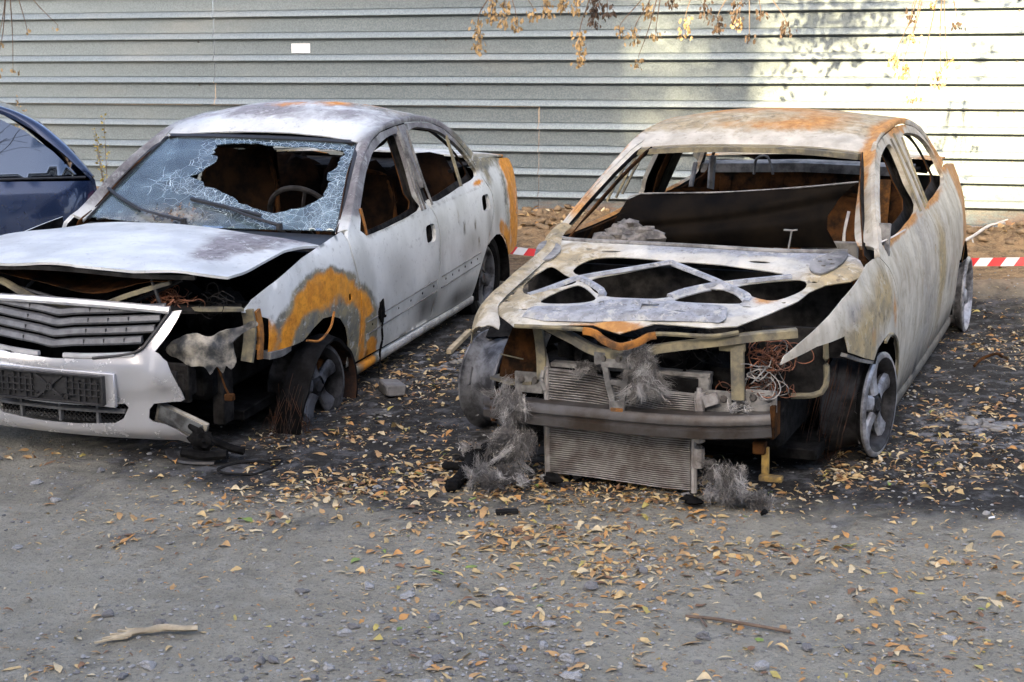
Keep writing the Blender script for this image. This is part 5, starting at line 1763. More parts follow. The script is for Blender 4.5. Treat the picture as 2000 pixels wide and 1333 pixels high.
# black collapsed sheet standing in the windscreen opening
def blk(y, t):
    z0 = .80 + 0 * y
    top = np.interp(y, [-.47, -.40, 0, .35, .62], [.975, 1.00, 1.025, 1.06, 1.085])
    z = z0 + (top - z0) * t
    x = -.52 - .12 * t + .05 * np.sin(y * 4) * t - .05 * smoothf(.3, .6, y) + .07 * np.sin(t * 3.0) * np.cos(y * 2.2) - .03 * np.exp(-((t - .45 - .5 * y) / .12) ** 2)
    return np.stack([x, y + .02 * t, z], 1)
panel('collapsed_panel', [(-.47, .0), (-.48, .5), (-.465, .97), (-.40, 1.0), (0, 1.0), (.35, 1.0), (.62, 1.0), (.60, .95), (.545, .75), (.515, .52), (.52, .3), (.56, .06), (.57, 0), (0, 0)], blk, RC, M['blackgloss'], [], .05, .006, None, (1, 0, 0), M['blackgloss'], dents=.008)
b = MB()
pt = np.array([(-.465, .97), (-.40, 1.0), (0, 1.0), (.35, 1.0), (.62, 1.0)])
b.tube(spline(blk(pt[:, 0], pt[:, 1]), .04), .004, 5)
b.obj('panel_edge', M['greyash'], RC)
# cowl ridge with ash heaps
b = MB()
b.sweep(spline([(-.34, -.66, .79), (-.29, -.3, .785), (-.28, 0, .785), (-.29, .3, .785), (-.34, .66, .79)], .05), [(-.10, -.10), (.10, -.10), (.10, .0), (-.10, .01)])
b.obj('cowl', M['soot'], RC)
b = MB()
q = np.random.default_rng(21)
for k in range(26):
    y = q.uniform(-.45, .62)
    b.blob((-.30 + q.normal(0, .04), y, .795 + q.normal(0, .006)), (q.uniform(.03, .06), q.uniform(.04, .09), q.uniform(.015, .03)), k, .5, 5, 0, 10, 7)
for k in range(12):
    b.blob((-.42 + q.normal(0, .05), -.33 + q.normal(0, .09), .84 + q.normal(0, .02)), (.05, .06, .035), 50 + k, .6, 5, 0, 10, 7)
b.obj('ash_heap', M['ash'], RC, kind='stuff')
b = MB()
b.tube(spline([(-.33, .40, .79), (-.335, .41, .85), (-.33, .42, .905)], .02), .004, 5)
b.sweep([(-.34, .385, .908), (-.33, .42, .908), (-.325, .445, .912)], [(-.005, -.003), (.005, -.003), (.005, .003), (-.005, .003)])
b.obj('wiper_spindle', M['wiregrey'], RC)
# cabin
b = MB()
b.box((-.66, 0, .62), (.05, 1.30, .05)); b.box((-.60, .42, .60), (.10, .06, .22)); b.box((-.60, -.2, .60), (.10, .06, .22))
b.tube(spline([(-.62, -.62, .70), (-.64, -.2, .72), (-.62, .3, .72), (-.62, .62, .70)], .05), .035, 8)
b.obj('dash_beam', M['rust_dark'], RC)
b = MB()
b.box((-.12, 0, .48), (.03, 1.45, .56))
b.obj('bulkhead', M['soot'], RC)
seat(RC, -1.35, .37, .32, M['rust_dark'], .32, .44, .60)
seat(RC, -1.35, -.37, .32, M['rust_dark'], .32, .44, .60)
b = MB()
b.box((-2.40, 0, .62), (.03, 1.22, .62), Matrix.Rotation(R(-14), 3, 'Y'))
o = b.obj('rear_seat_panel', M['rust_dark'], RC)
for y in (-.45, -.15, .15, .45):
    b = MB()
    b.sweep([(-2.345, y, .36), (-2.40, y, .62), (-2.455, y, .88)], [(-.04, 0), (.04, 0), (.03, .02), (-.03, .02)], up=(1, 0, 0))
    b.obj('seat_rib', M['rust'] if y > 0.3 else M['rust_dark'], o)
b = MB()
b.sweep([(-2.50, -.60, .93), (-2.50, 0, .945), (-2.50, .60, .93)], [(-.06, -.03), (.06, -.03), (.06, .02), (-.06, .03)])
b.obj('shelf_crossmember', M['greyash'], RC)
b = MB()
b.box((-2.62, 0, .915), (.30, 1.2, .015))
b.obj('parcel_shelf', M['char'], RC)
b = MB()
b.tube(spline([(-2.42, -.28, .90), (-2.40, -.26, .99), (-2.41, -.20, 1.0), (-2.42, -.17, .90)], .03), .008, 6)
b.obj('headrest_frame', M['greyash'], RC)
b = MB()
b.tube(spline([(-2.1, -.46, .60), (-2.12, -.45, .85), (-2.13, -.44, 1.03)], .05), .02, 6)
b.obj('belt_post', M['greyash'], RC)
b = MB()
b.tube(spline([(-2.0, -.50, .55), (-2.06, -.55, .80), (-2.2, -.56, .98)], .05), .014, 6)
b.obj('belt_strut', M['greyash'], RC)
b = MB()
b.tube(spline([(-.78, .56, .74), (-.80, .555, .83), (-.82, .57, .93)], .03), .007, 6)
b.obj('bent_rod', M['wood_white'], RC)
b = MB()
b.box((-.75, .50, .70), (.03, .26, .20)); b.box((-.72, .43, .80), (.03, .035, .12))
b.lathe([(.02, 0), (.03, 0), (.03, .02), (.02, .02)], Matrix.Translation((-.735, .55, .72)) @ Matrix.Rotation(R(-90), 4, 'Z'), 14)
b.obj('pedal_bracket', M['greyash'], RC)
# far-side arm rest / inner skin tint seen through the screen
# ------- front end
b = MB()
sect = [(-.03, -.058), (.03, -.062), (.052, -.050), (.052, -.014), (.040, -.006), (.040, .004), (.052, .012), (.050, .040), (.036, .058), (-.03, .056)]
bp_ = spline([(.60, -.60, .285), (.645, -.50, .290), (.69, -.30, .296), (.715, -.05, .302), (.715, .15, .302), (.70, .35, .306), (.665, .50, .312), (.645, .575, .318)], .03)
b.sweep(bp_, [(q_[0], q_[1] * .80) for q_ in sect])
b.obj('bumper_beam', M['beam'], RC)
b = MB()
b.box((.62, .585, .325), (.09, .02, .13)); b.box((.57, .52, .335), (.14, .11, .10))
b.obj('crash_box', M['rust_dark'], RC)
b = MB()
b.box((.615, -.57, .285), (.10, .025, .11)); b.box((.55, -.52, .30), (.14, .11, .10))
b.obj('crash_box', M['rust_dark'], RC)
for sg, cy, cz in ((1, .535, .40), (1, .36, .385), (-1, -.42, .40)):
    b = MB()
    b.box((.635, cy, cz), (.012, .12, .085))
    o = b.obj('mounting_plate', M['greyash'], RC)
    for dy in (-.03, .03):
        b = MB()
        b.lathe([(0, .012), (.010, .012), (.012, .008), (.016, .0)], Matrix.Translation((.641, cy + dy, cz + .012)) @ Matrix.Rotation(R(-90), 4, 'Z'), 8)
        b.obj('bolt', M['bolt'], o)
# radiator in front of condenser, sagging fins
def core(name, y0, y1, z0, z1, x, nf, sag, tank_r, seed, tilt=0.0):
    bk = MB()
    bk.box((x - .018, (y0 + y1) / 2, (z0 + z1) / 2), (.012, y1 - y0, z1 - z0 - .01))
    o = bk.obj(name, M['char'], RC)
    ys = np.linspace(y0, y1, 30)
    for k in range(nf):
        t = (k + .5) / nf
        z = z1 + (z0 - z1) * t
        prof_ = sag * np.interp((ys - y0) / (y1 - y0), [0, .3, .55, .75, 1], [0, -.1, -.55, -1.0, -1.0]) * (1 - .5 * t if sag > 0 else 1)
        wob = np.array([.0016 * mnoise.noise(Vector((yy * 9, k * .5, seed))) for yy in ys])
        fb = MB()
        fb.sweep(np.stack([np.full(30, x) + .004 * np.sin(ys * 4), ys, z + prof_ + wob], 1), [(-.010, -.0017), (.014, -.0017), (.014, .0017), (-.010, .0017)])
        fb.obj('fin_tube', M['finmetal'], o)
    for yy in (y0 - .012, y1 + .012):
        tb = MB()
        tb.tube(spline([(x, yy, z0 - .01 - (sag if yy > y0 else 0) * .5), (x + .003, yy, (z0 + z1) / 2), (x, yy, z1 + .005 - (sag if yy > y0 else 0) * .7)], .03), tank_r, 8)
        tb.obj('end_tank', M['finmetal'], o)
    return o
core('condenser', -.325, .265, .035, .262, .655, 25, .022, .013, 3)
core('radiator', -.325, .285, .33, .470, .650, 13, .055, .012, 5)
b = MB()
b.box((.60, .0, .478), (.05, .66, .018)); b.box((.60, .19, .462), (.03, .28, .05)); b.box((.60, .30, .42), (.05, .05, .12))
b.obj('radiator_top', M['greyash'], RC)
b = MB()
b.tube(spline([(.655, .295, .12), (.66, .30, .25), (.655, .298, .36), (.65, .30, .42)], .03), .022, 8)
b.box((.66, .345, .395), (.02, .06, .045), Matrix.Rotation(R(20), 3, 'X'))
b.obj('receiver_dryer', M['finmetal'], RC)
b = MB()
b.tube(spline([(.60, -.35, .60), (.62, -.365, .55), (.63, -.355, .50), (.64, -.34, .46)], .02), .017, 8)
b.tube(spline([(.66, -.345, .46), (.67, -.35, .42), (.66, -.34, .38)], .02), .010, 7)
b.obj('coolant_pipe', M['greyash'], RC)
# lock carrier: kinked upper rail, Y-shaped support, posts
b = MB()
b.sweep(spline([(.62, -.40, .665), (.69, -.30, .645), (.715, -.20, .612), (.725, -.11, .575), (.73, -.02, .565), (.725, .07, .575), (.71, .18, .600), (.70, .38, .635), (.66, .52, .655), (.60, .66, .665)], .025), [(-.028, -.006), (.006, -.018), (.016, -.016), (.016, .012), (.008, .018), (-.026, .016)])
b.obj('upper_rail', M['khaki'], RC)
b = MB()
b.box((.735, -.02, .548), (.02, .16, .05))
o = b.obj('lock_plate', M['greyash'], RC)
for y in (-.06, .0, .04):
    b = MB()
    b.lathe([(0, .01), (.010, .01), (.012, 0)], Matrix.Translation((.745, y, .55)) @ Matrix.Rotation(R(-90), 4, 'Z'), 8)
    b.obj('bolt', M['bolt'], o)
for y in (.0, .07):
    b = MB()
    b.sweep([(.725, y - .02, .58), (.73, y - .025, .63)], [(-.01, -.006), (.01, -.006), (.01, .006), (-.01, .006)], up=(1, 0, 0))
    b.obj('lock_hook', M['soot'], o)
b = MB()
for s_ in (-1, 1):
    b.sweep(spline([(.738, -.01 + s_ * .048, .53), (.742, -.008 + s_ * .034, .45), (.742, -.005 + s_ * .018, .375)], .03), [(-.011, -.008), (.011, -.008), (.011, .008), (-.011, .008)], up=(1, 0, 0))
b.box((.742, -.008, .455), (.012, .055, .02)); b.box((.745, -.005, .365), (.016, .062, .035)); b.box((.742, -.01, .525), (.014, .12, .02))
b.obj('lock_support', M['greyash'], RC)
b = MB()
b.box((.748, -.005, .345), (.02, .05, .025))
b.obj('support_foot', M['rust'], RC)
b = MB()
b.sweep(spline([(.67, .445, .625), (.675, .448, .55), (.675, .45, .47), (.67, .45, .41)], .03), [(-.028, -.012), (.020, -.012), (.02, .012), (-.012, .016), (-.028, .01)], up=(1, 0, 0))
b.box((.67, .43, .615), (.02, .10, .04))
b.obj('carrier_post', M['khaki'], RC)
b = MB()
b.sweep(spline([(.63, -.385, .64), (.64, -.37, .58), (.645, -.362, .50), (.65, -.36, .42)], .03), [(-.022, -.008), (.016, -.008), (.016, .010), (-.022, .010)], up=(1, 0, 0))
b.obj('carrier_post', M['khaki'], RC)
# inner wings / headlamp boxes
def wing(x, z):
    return np.stack([.62 - .20 * (x - .45) , x, z], 1)
panel('headlamp_box', [(.50, .655), (.56, .66), (.735, .655), (.745, .55), (.745, .43), (.70, .405), (.62, .395), (.55, .40)], lambda y, z: np.stack([.50 - .22 * (y - .5), y, z], 1), RC, M['soot'], [], .04, .02, None, (1, 0, 0), M['soot'])
b = MB()
b.tube(spline([(.50, .745, .65), (.49, .748, .55), (.49, .748, .44), (.50, .71, .405), (.51, .62, .395)], .03), .012, 6)
b.obj('box_rim', M['khaki'], RC)
panel('headlamp_box', [(-.40, .63), (-.50, .63), (-.55, .52), (-.575, .40), (-.47, .385), (-.40, .40)], lambda y, z: np.stack([.58 + 0 * y, y, z], 1), RC, M['rust_dark'], [], .04, .02, None, (1, 0, 0), M['soot'])
b = MB()
b.sweep([(.57, -.60, .395), (.60, -.50, .385), (.62, -.40, .40)], [(-.03, -.006), (.03, -.006), (.03, .006), (-.03, .006)])
b.tube([(.60, -.56, .50), (.62, -.45, .49)], .003, 5)
b.obj('lamp_bracket', M['khaki'], RC)
# engine and ancillaries
b = MB()
b.blob((.25, -.08, .46), (.24, .30, .14), 13, .35, 5)
b.blob((.40, .16, .50), (.14, .16, .10), 14, .45, 5)
b.blob((.36, .36, .44), (.18, .14, .12), 15, .45, 5)
b.box((.25, 0, .28), (.62, 1.20, .20))
b.obj('engine_block', M['char'], RC)
b = MB()
for k, (y, z, hh) in enumerate(((-.30, .56, .14), (-.22, .55, .12), (-.13, .53, .10))):
    b.box((.52, y, z), (.06, .06, hh))
b.box((.50, -.27, .52), (.05, .10, .05))
b.lathe([(0, .0), (.055, .0), (.06, -.01), (.06, -.07), (.05, -.08), (0, -.08)], Matrix.Translation((.55, -.20, .50)) @ Matrix.Rotation(R(-90), 4, 'Z'), 20)
b.lathe([(.02, .012), (.045, .012), (.048, .0)], Matrix.Translation((.55, -.20, .50)) @ Matrix.Rotation(R(-90), 4, 'Z'), 20)
b.obj('engine_ancillary', M['soot'], RC)
b = MB()
b.tube(spline([(.55, -.40, .55), (.57, -.20, .60), (.55, .05, .58), (.52, .25, .62)], .04), .02, 7)
b.tube(spline([(.60, .22, .62), (.61, .225, .52), (.60, .22, .44)], .03), .007, 6)
b.obj('hose', M['char'], RC)
wires(RC, (.56, .56, .55), (.05, .075, .07), 40, .0020, M['copper'], 31)
wires(RC, (.60, .53, .50), (.05, .09, .06), 16, .0024, M['wiregrey'], 32)
wires(RC, (.58, .50, .43), (.05, .11, .015), 26, .0020, M['copper'], 33, droop=.005)
wires(RC, (.50, .15, .56), (.08, .20, .05), 20, .0022, M['soot'], 34)
# fibre wool on the support, at both ends of the beam and on the ground
fluff(RC, (.738, .095, .50), (.014, .035, .055), 3600, .11, 41)
fluff(RC, (.725, .06, .588), (.02, .06, .010), 1500, .08, 42, flow=(.2, .6, -.2))
fluff(RC, (.70, -.14, .49), (.015, .04, .02), 600, .05, 46, flow=(0, -.6, -.4))
fluff(RC, (.70, -.47, .35), (.03, .055, .045), 3800, .11, 43)
fluff(RC, (.72, -.45, .20), (.045, .08, .06), 3800, .11, 44, flow=(.2, -.15, -1))
fluff(RC, (.80, -.49, .055), (.10, .12, .012), 2600, .08, 48, flow=(.5, -.3, -.12))
fluff(RC, (.67, .42, .12), (.03, .11, .03), 1700, .08, 45)
fluff(RC, (.72, .46, .045), (.07, .15, .008), 2200, .06, 49, flow=(.6, .3, -.1))
fluff(RC, (.66, .46, .385), (.012, .02, .02), 500, .045, 47)
b = MB()
q = np.random.default_rng(55)
for k in range(9):       # melted black lumps under the beam and on the ash
    yy = q.uniform(-.62, .62)
    b.blob((.72 + q.normal(0, .09), yy, .015 + abs(q.normal(0, .010))), (q.uniform(.012, .04), q.uniform(.012, .05), q.uniform(.008, .022)), 200 + k, .7, 5, 0, 9, 6)
b.obj('melted_remains', M['char'], RC, kind='stuff')
# small brackets low at the right end of the beam
b = MB()
b.box((.63, .53, .215), (.04, .05, .05))
b.obj('tow_bracket', M['rust_dark'], RC)
b = MB()
b.box((.62, .55, .16), (.02, .028, .11)); b.box((.63, .575, .095), (.035, .09, .022))
b.obj('under_bracket', M['khaki_yellow'], RC)
# suspension lump, wheels
b = MB()
b.tube([(-.05, .30, .22), (-.10, .70, .20)], .035, 8); b.blob((-.12, .62, .22), (.13, .07, .15), 6, .4, 4)
b.obj('front_suspension', M['char'], RC)
b = MB()
b.tube([(-.05, -.30, .22), (-.10, -.66, .20)], .035, 8)
b.obj('front_suspension', M['char'], RC)
b = MB()
b.sweep(spline([(.46, .815, .56), (.30, .845, .505), (.15, .86, .465)], .03), [(-.02, -.006), (.006, -.008), (.01, .004), (-.018, .008)])
b.obj('liner_edge', M['greyash'], RC)
wheel(RC, Vector((-.10, .862, .225)), 1, M['alloy_black'], .212, .19, R(-8), 0, 5, M['alloy'], .25, lip=M['alloy'])
wheel(RC, Vector((.02, -.885, .235)), -1, M['alloy_dark'], .218, .20, R(-12), 0, 5)
for sg in (1, -1):
    wheel(RC, Vector((-2.80, sg * .885, .19)), sg, M['alloy'], .212, .19, 0, 0, 5, M['alloy'], .9)
# tyre belt wires left round the front wheel
b = MB()
q = np.random.default_rng(9)
for k in range(46):
    rr = q.uniform(.22, .31); y = q.uniform(.56, .78); a0 = q.uniform(0, 6.28); an = q.uniform(.8, 2.6)
    cx_, cz_ = -.10 + q.normal(0, .02), .20
    pts = [(cx_ + rr * math.cos(a), y + .03 * math.sin(a * 2), max(cz_ + rr * math.sin(a), .015)) for a in np.linspace(a0, a0 + an, 10)]
    b.tube(pts, .0014, 3, cap=False)
b.obj('tyre_wires', M['tyre_rust'], RC, kind='stuff')

# ------------------------------------------------------------------ dark blue car at the left edge
BC = empty('blue_hatchback', (-3.52, 9.32, .10), (0, 0, R(-159)))
tag(BC, 'dark blue car with tinted window parked behind the silver-fronted wreck at the left edge', 'car')
SB = Side([-1.0, -.93, -.80, -.55, -.2, 1.0, 2.2, 2.8, 3.1], [.56, .66, .74, .79, .83, .85, .84, .76, .6], [.1, .3, .55, .75, .90, 1.0, 1.38, 1.5], [.94, .985, 1, .99, .965, .92, .70, .6])
B_BODY = [(-.80, .30), (-.94, .42), (-.97, .60), (-.955, .80), (-.90, .95), (-.30, .965), (.4, .95), (1.3, .93), (1.9, .90), (2.6, .80), (3.0, .66), (3.05, .4), (2.75, .30), (2.72, .45), (2.55, .60), (2.38, .62), (2.2, .58), (2.05, .45), (2.02, .25), (.28, .22), (.26, .42), (.13, .56), (-.05, .62), (-.22, .58), (-.36, .46), (-.42, .30)]
B_WIN = [(-.82, .99), (-.70, 1.12), (-.55, 1.24), (-.38, 1.325), (-.1, 1.36), (.1, 1.36), (.1, .965), (-.3, .975)]
B_WIN2 = [(.16, .965), (.16, 1.36), (.7, 1.34), (1.1, 1.2), (1.5, .98), (1.5, .95)]
RB_D = [(-.90, .955), (-.84, 1.02), (-.72, 1.14), (-.57, 1.26), (-.39, 1.345), (-.1, 1.378), (.4, 1.376), (.75, 1.352), (1.13, 1.21), (1.55, .985), (1.65, .92)]
RB_R = [(-.93, .60, .97), (-.88, .585, 1.04), (-.77, .565, 1.17), (-.61, .555, 1.30), (-.40, .55, 1.385), (-.1, .545, 1.42), (.4, .545, 1.415), (.78, .55, 1.385), (1.18, .58, 1.23), (1.60, .65, .99), (1.72, .68, .92)]
for sg in (1, -1):
    f = SB.fn(sg)
    panel('body_side', B_BODY, f, BC, M['blue'], [], .05, .01, None, (0, sg, 0))
    for w_ in (B_WIN, B_WIN2):
        panel('side_window', spline(w_, .05, True) if False else w_, SB.fn(sg, .008), BC, M['tintglass'], [], .05, .005, None, (0, sg, 0))
    ra = [(x, float(SB.y(np.array(x), np.array(z))), z) for x, z in RB_D]
    strip('roof_rail', ra, RB_R, BC, M['blue'], None, .015, 7, .015, sg)
    b = MB()
    pp = spline([(x, sg * (float(SB.y(np.array(x), np.array(z))) + .002), z) for x, z in [(-.87, .972), (-.3, .975), (.4, .965), (1.5, .95)]], .05)
    b.tube(pp, .008, 6)
    b.obj('belt_trim', M['blackplastic'], BC)
    b = MB()
    b.blob((-.945, sg * .66, .76), (.03, .08, .14), 3, .05, 2)
    b.obj('tail_lamp', M['red'], BC)
    wheel(BC, Vector((-.07, sg * .80, .30)), sg, M['alloy'], .20, .18, 0, 0, 5, M['alloy'], .3, M['rubber'])
    wheel(BC, Vector((2.40, sg * .80, .30)), sg, M['alloy'], .20, .18, 0, 0, 5, M['alloy'], .3, M['rubber'])
roof_sheet('roof', BC, RB_R, .75, -.75, .045, 0, 0, M['blue'], None)
G = np.array([[(x, t * w_, z) for t in np.linspace(-1, 1, 11)] for x, z, w_ in ((-.64, 1.29, .54), (-.82, 1.12, .57), (-.93, .95, .60), (-.965, .7, .62), (-.96, .45, .64), (-.85, .28, .66))])
grid_sheet('tailgate', G, BC, M['blue'], .02, (-1, 0, 0))
G = np.array([[(x, t * w_, z + .03 * (1 - t * t)) for t in np.linspace(-1, 1, 11)] for x, z, w_ in ((1.68, .91, .70), (2.1, .86, .74), (2.6, .79, .72), (3.0, .66, .62), (3.05, .45, .60), (2.95, .28, .6))])
grid_sheet('bonnet', G, BC, M['blue'], .02, (.3, 0, 1))
G = np.array([[(x, t * w_, z) for t in np.linspace(-1, 1, 9)] for x, z, w_ in ((1.66, .935, .66), (1.2, 1.22, .575), (.82, 1.38, .54))])
grid_sheet('windscreen', G, BC, M['tintglass'], .006, (.5, 0, 1))
b = MB()
b.box((1.0, 0, .30), (3.2, 1.3, .12)); b.box((.2, 0, .60), (1.8, 1.2, .4))
b.obj('floor_pan', M['char'], BC)


# ------------------------------------------------------------------ leaf litter
def leaf_mesh(seed, ln, wd, curl, name='leaf'):
    q = np.random.default_rng(seed)
    n = 6
    V, F = [], []
    tw = q.normal(0, .5)
    for i in range(n):
        t = i / (n - 1)
        w = wd * (math.sin(math.pi * (t ** .8)) ** .8 + .04) * q.uniform(.75, 1.2)
        c = curl * ln * math.sin(t * 2.6 + q.normal(0, .1))
        roll = curl * 2.2 * (t - .4) + tw * t
        x = (t - .5) * ln
        for s_ in (-1, 0, 1):
            cup = abs(s_) * w * (.55 * curl * 4 * .5)
            y, z = s_ * w * math.cos(roll), c + cup + s_ * w * math.sin(roll)
            V.append((x, y + .12 * ln * math.sin(t * 3) * q.normal(0, .4), z))
    for i in range(n - 1):
        for j in range(2):
            a = i * 3 + j
            F.append((a, a + 1, a + 4, a + 3))
    zmin = min(v[2] for v in V)
    return [(x, y, z - zmin) for x, y, z in V], F
LEAVES = [leaf_mesh(k, 1.0, (.14, .24, .10, .18)[k % 4], (.04, .09, .16, .28, .12)[k % 5]) for k in range(20)]
CL = [(-.70, 6.05, .55, .22, 3.2), (-.25, 6.35, .5, .25, 2.6), (.0, 5.45, .35, .30, 2.4), (.30, 5.15, .55, .18, 2.6), (.95, 5.2, .5, .16, 2.0), (1.25, 4.45, .3, .15, 2.2), (1.55, 4.95, .25, .2, 2.0), (.45, 5.85, .9, .22, 2.2),
      (1.75, 6.25, .4, .3, 2.2), (2.2, 6.8, .5, .5, 1.4), (-.50, 7.75, .25, .4, 2.2), (-.3, 8.4, .3, .3, 1.2), (2.9, 8.3, .5, .5, 1.4), (.0, 4.75, .5, .15, 1.0), (-1.2, 5.5, .3, .3, .5), (-.8, 6.9, .4, .2, 1.6), (3.4, 9.0, .5, .4, 1.0), (.6, 6.15, .9, .12, 2.4)]
cw = np.array([c[2] * c[3] * c[4] for c in CL]); cw /= cw.sum()
def leaf_one(q):
    while True:
        if q.random() < .32:
            y = 4.0 + 6.5 * q.random() ** 1.3
            x = q.uniform(-.36, .36) * y
            if x < -.6 and q.random() < .6 and y < 6.3: continue
        else:
            c = CL[q.choice(len(CL), p=cw)]
            x, y = q.normal(c[0], c[2] * .75), q.normal(c[1], c[3] * .75)
        if 3.9 < y < 11 and abs(x) < .42 * y:
            return x, y
cq = np.random.default_rng(303)
CLUMPS = [leaf_one(cq) + (cq.uniform(.03, .12),) for _ in range(480)]
def leaf_spot(q):
    if q.random() < .42:
        return leaf_one(q)
    c = CLUMPS[int(len(CLUMPS) * q.random() ** 1.5)]
    return c[0] + q.normal(0, c[2] * 1.3), c[1] + q.normal(0, c[2])
def under_car(x, y):
    for (P, xf, xr) in ((POSE_L, .7, -3.4), (POSE_R, .45, -3.4)):
        dx, dy = x - P[0], y - P[1]
        c, s_ = math.cos(P[5]), math.sin(P[5])
        lx, ly = dx * c + dy * s_, -dx * s_ + dy * c
        if xr < lx < xf and abs(ly) < .68:
            return True
    return False
q = np.random.default_rng(77)
LCOLP = np.array([.27, .28, .13, .19, .09, .03, .01])
# 260 larger single leaves
LME = {}
def leaf_me(k, m):
    if (k, m) not in LME:
        me = bpy.data.meshes.new('fallen_leaf')
        V, F = LEAVES[k]
        me.from_pydata(V, [], F)
        me.polygons.foreach_set('use_smooth', [True] * len(F))
        me.materials.append(LM[m])
        LME[k, m] = me
    return LME[k, m]
LEAF_LABEL = ['curled tan dry leaf lying on the dirt', 'pale straw coloured dry leaf lying on the dirt', 'amber dry leaf lying on the dirt', 'cream coloured dry leaf lying on the dirt', 'brown withered leaf lying on the dirt', 'yellowish green fallen leaf lying on the dirt', 'green fallen leaf lying on the dirt']
cnt = 0
while cnt < 260:
    x, y = leaf_spot(q)
    if y > 7.2 or under_car(x, y):
        continue
    m = int(q.choice(7, p=LCOLP))
    o = bpy.data.objects.new('fallen_leaf', leaf_me(int(q.integers(20)), m))
    s_ = q.uniform(.036, .078)
    o.scale = (s_, s_, s_ * q.uniform(.6, 1.1))
    o.location = (x, y, gz(x, y) + .001)
    o.rotation_euler = (q.normal(0, .13 + .3 * (q.random() < .3)), q.normal(0, .13), q.uniform(0, 6.28))
    link(o)
    tag(o, LEAF_LABEL[m], 'leaf', 'fallen %s leaves' % LEAFC[m][1].replace('_', ' '))
    cnt += 1
def scatter(name, n, smin, smax, label, cat, seed, spot, mats, probs, shapes, flat=1.0, tilt=.25):
    q = np.random.default_rng(seed)
    V, F, mi = [], [], []
    nb = 0
    k = 0
    while k < n:
        x, y = spot(q)
        k += 1
        if under_car(x, y) and q.random() < .8:
            continue
        sh = shapes[int(q.integers(len(shapes)))]
        P = np.array(sh[0]) * (smin + (smax - smin) * q.random() ** 1.4) * (1, 1, flat)
        a, t1, t2 = q.uniform(0, 6.28), q.normal(0, tilt), q.normal(0, tilt)
        Rm = np.array(Matrix.Rotation(a, 3, 'Z') @ Matrix.Rotation(t1, 3, 'X') @ Matrix.Rotation(t2, 3, 'Y'))
        P = P @ Rm.T
        P[:, 0] += x; P[:, 1] += y
        P[:, 2] += gz(x, y) + (.0 if flat != 1 else .002)
        V.append(P)
        F += [tuple(i + nb for i in f) for f in sh[1]]
        mi += [int(q.choice(len(mats), p=probs))] * len(sh[1])
        nb += len(P)
    o = mesh_obj(name, np.vstack(V), F, mats, None, None, mi)
    tag(o, label, cat, kind='stuff')
    return o
scatter('leaf_litter', 6600, .015, .055, 'litter of dry tan leaves scattered over the dirt', 'leaf litter', 5, leaf_spot, LM, LCOLP, LEAVES, tilt=.2)
def chaff_spot(q):
    if q.random() < .55:
        return leaf_spot(q)
    y = 4.0 + 6.8 * q.random() ** 1.2
    return q.uniform(-.38, .38) * y, y
bits = [([(-.5, -.12, 0), (.5, -.08, .03), (.45, .1, .05), (-.4, .14, .02)], [(0, 1, 2, 3)]), ([(-.5, -.03, 0), (.5, -.03, .02), (.5, .03, .03), (-.5, .03, .01)], [(0, 1, 2, 3)]), ([(-.5, -.3, 0), (.5, -.1, .06), (.2, .3, .1)], [(0, 1, 2)])]
scatter('leaf_chaff', 19000, .005, .024, 'fine crumbs of broken dry leaves and stalks on the ground', 'leaf crumbs', 6, chaff_spot, LM, LCOLP, bits, tilt=.15)

# ------------------------------------------------------------------ stones
def stone_shape(seed):
    q = np.random.default_rng(seed)
    b = MB()
    b.blob((0, 0, .18), (.5, .38, .30), seed, .55, 2.6, 0, 8, 6)
    return b.v, b.f
STONES = [stone_shape(k) for k in range(9)]
def stone_spot(q):
    y = 4.05 + 3.4 * q.random() ** 1.7
    x = q.uniform(-.36, .36) * y
    if q.random() < .45:
        x = -abs(q.normal(0, .8)) + .2
        y = 4.1 + abs(q.normal(0, .45))
    return x, y
SME = []
for k, (V, F) in enumerate(STONES):
    for m in ('stone', 'stone_dark'):
        me = bpy.data.meshes.new('stone')
        me.from_pydata(V, [], F)
        me.materials.append(M[m])
        SME.append((me, m))
q = np.random.default_rng(91)
for k in range(150):
    x, y = stone_spot(q)
    me, m = SME[int(q.integers(len(SME)))]
    o = bpy.data.objects.new('stone', me)
    s_ = .02 + .045 * q.random() ** 2
    o.scale = (s_, s_ * q.uniform(.7, 1.1), s_ * q.uniform(.6, 1.0))
    o.location = (x, y, gz(x, y) - .02 * s_)
    o.rotation_euler = (0, 0, q.uniform(0, 6.28))
    link(o)
    tag(o, 'grey stone bedded in the dirt' if m == 'stone' else 'dark charcoal stone bedded in the dirt', 'stone', 'grey stones in the dirt' if m == 'stone' else 'dark stones in the dirt')
scatter('gravel', 5200, .005, .020, 'fine gravel and crumbs of soil strewn over the packed dirt', 'gravel', 12, lambda q: stone_spot(q) if q.random() < .45 else chaff_spot(q), [M['stone'], M['stone_dark']], [.6, .4], STONES[:5], .7, .1)

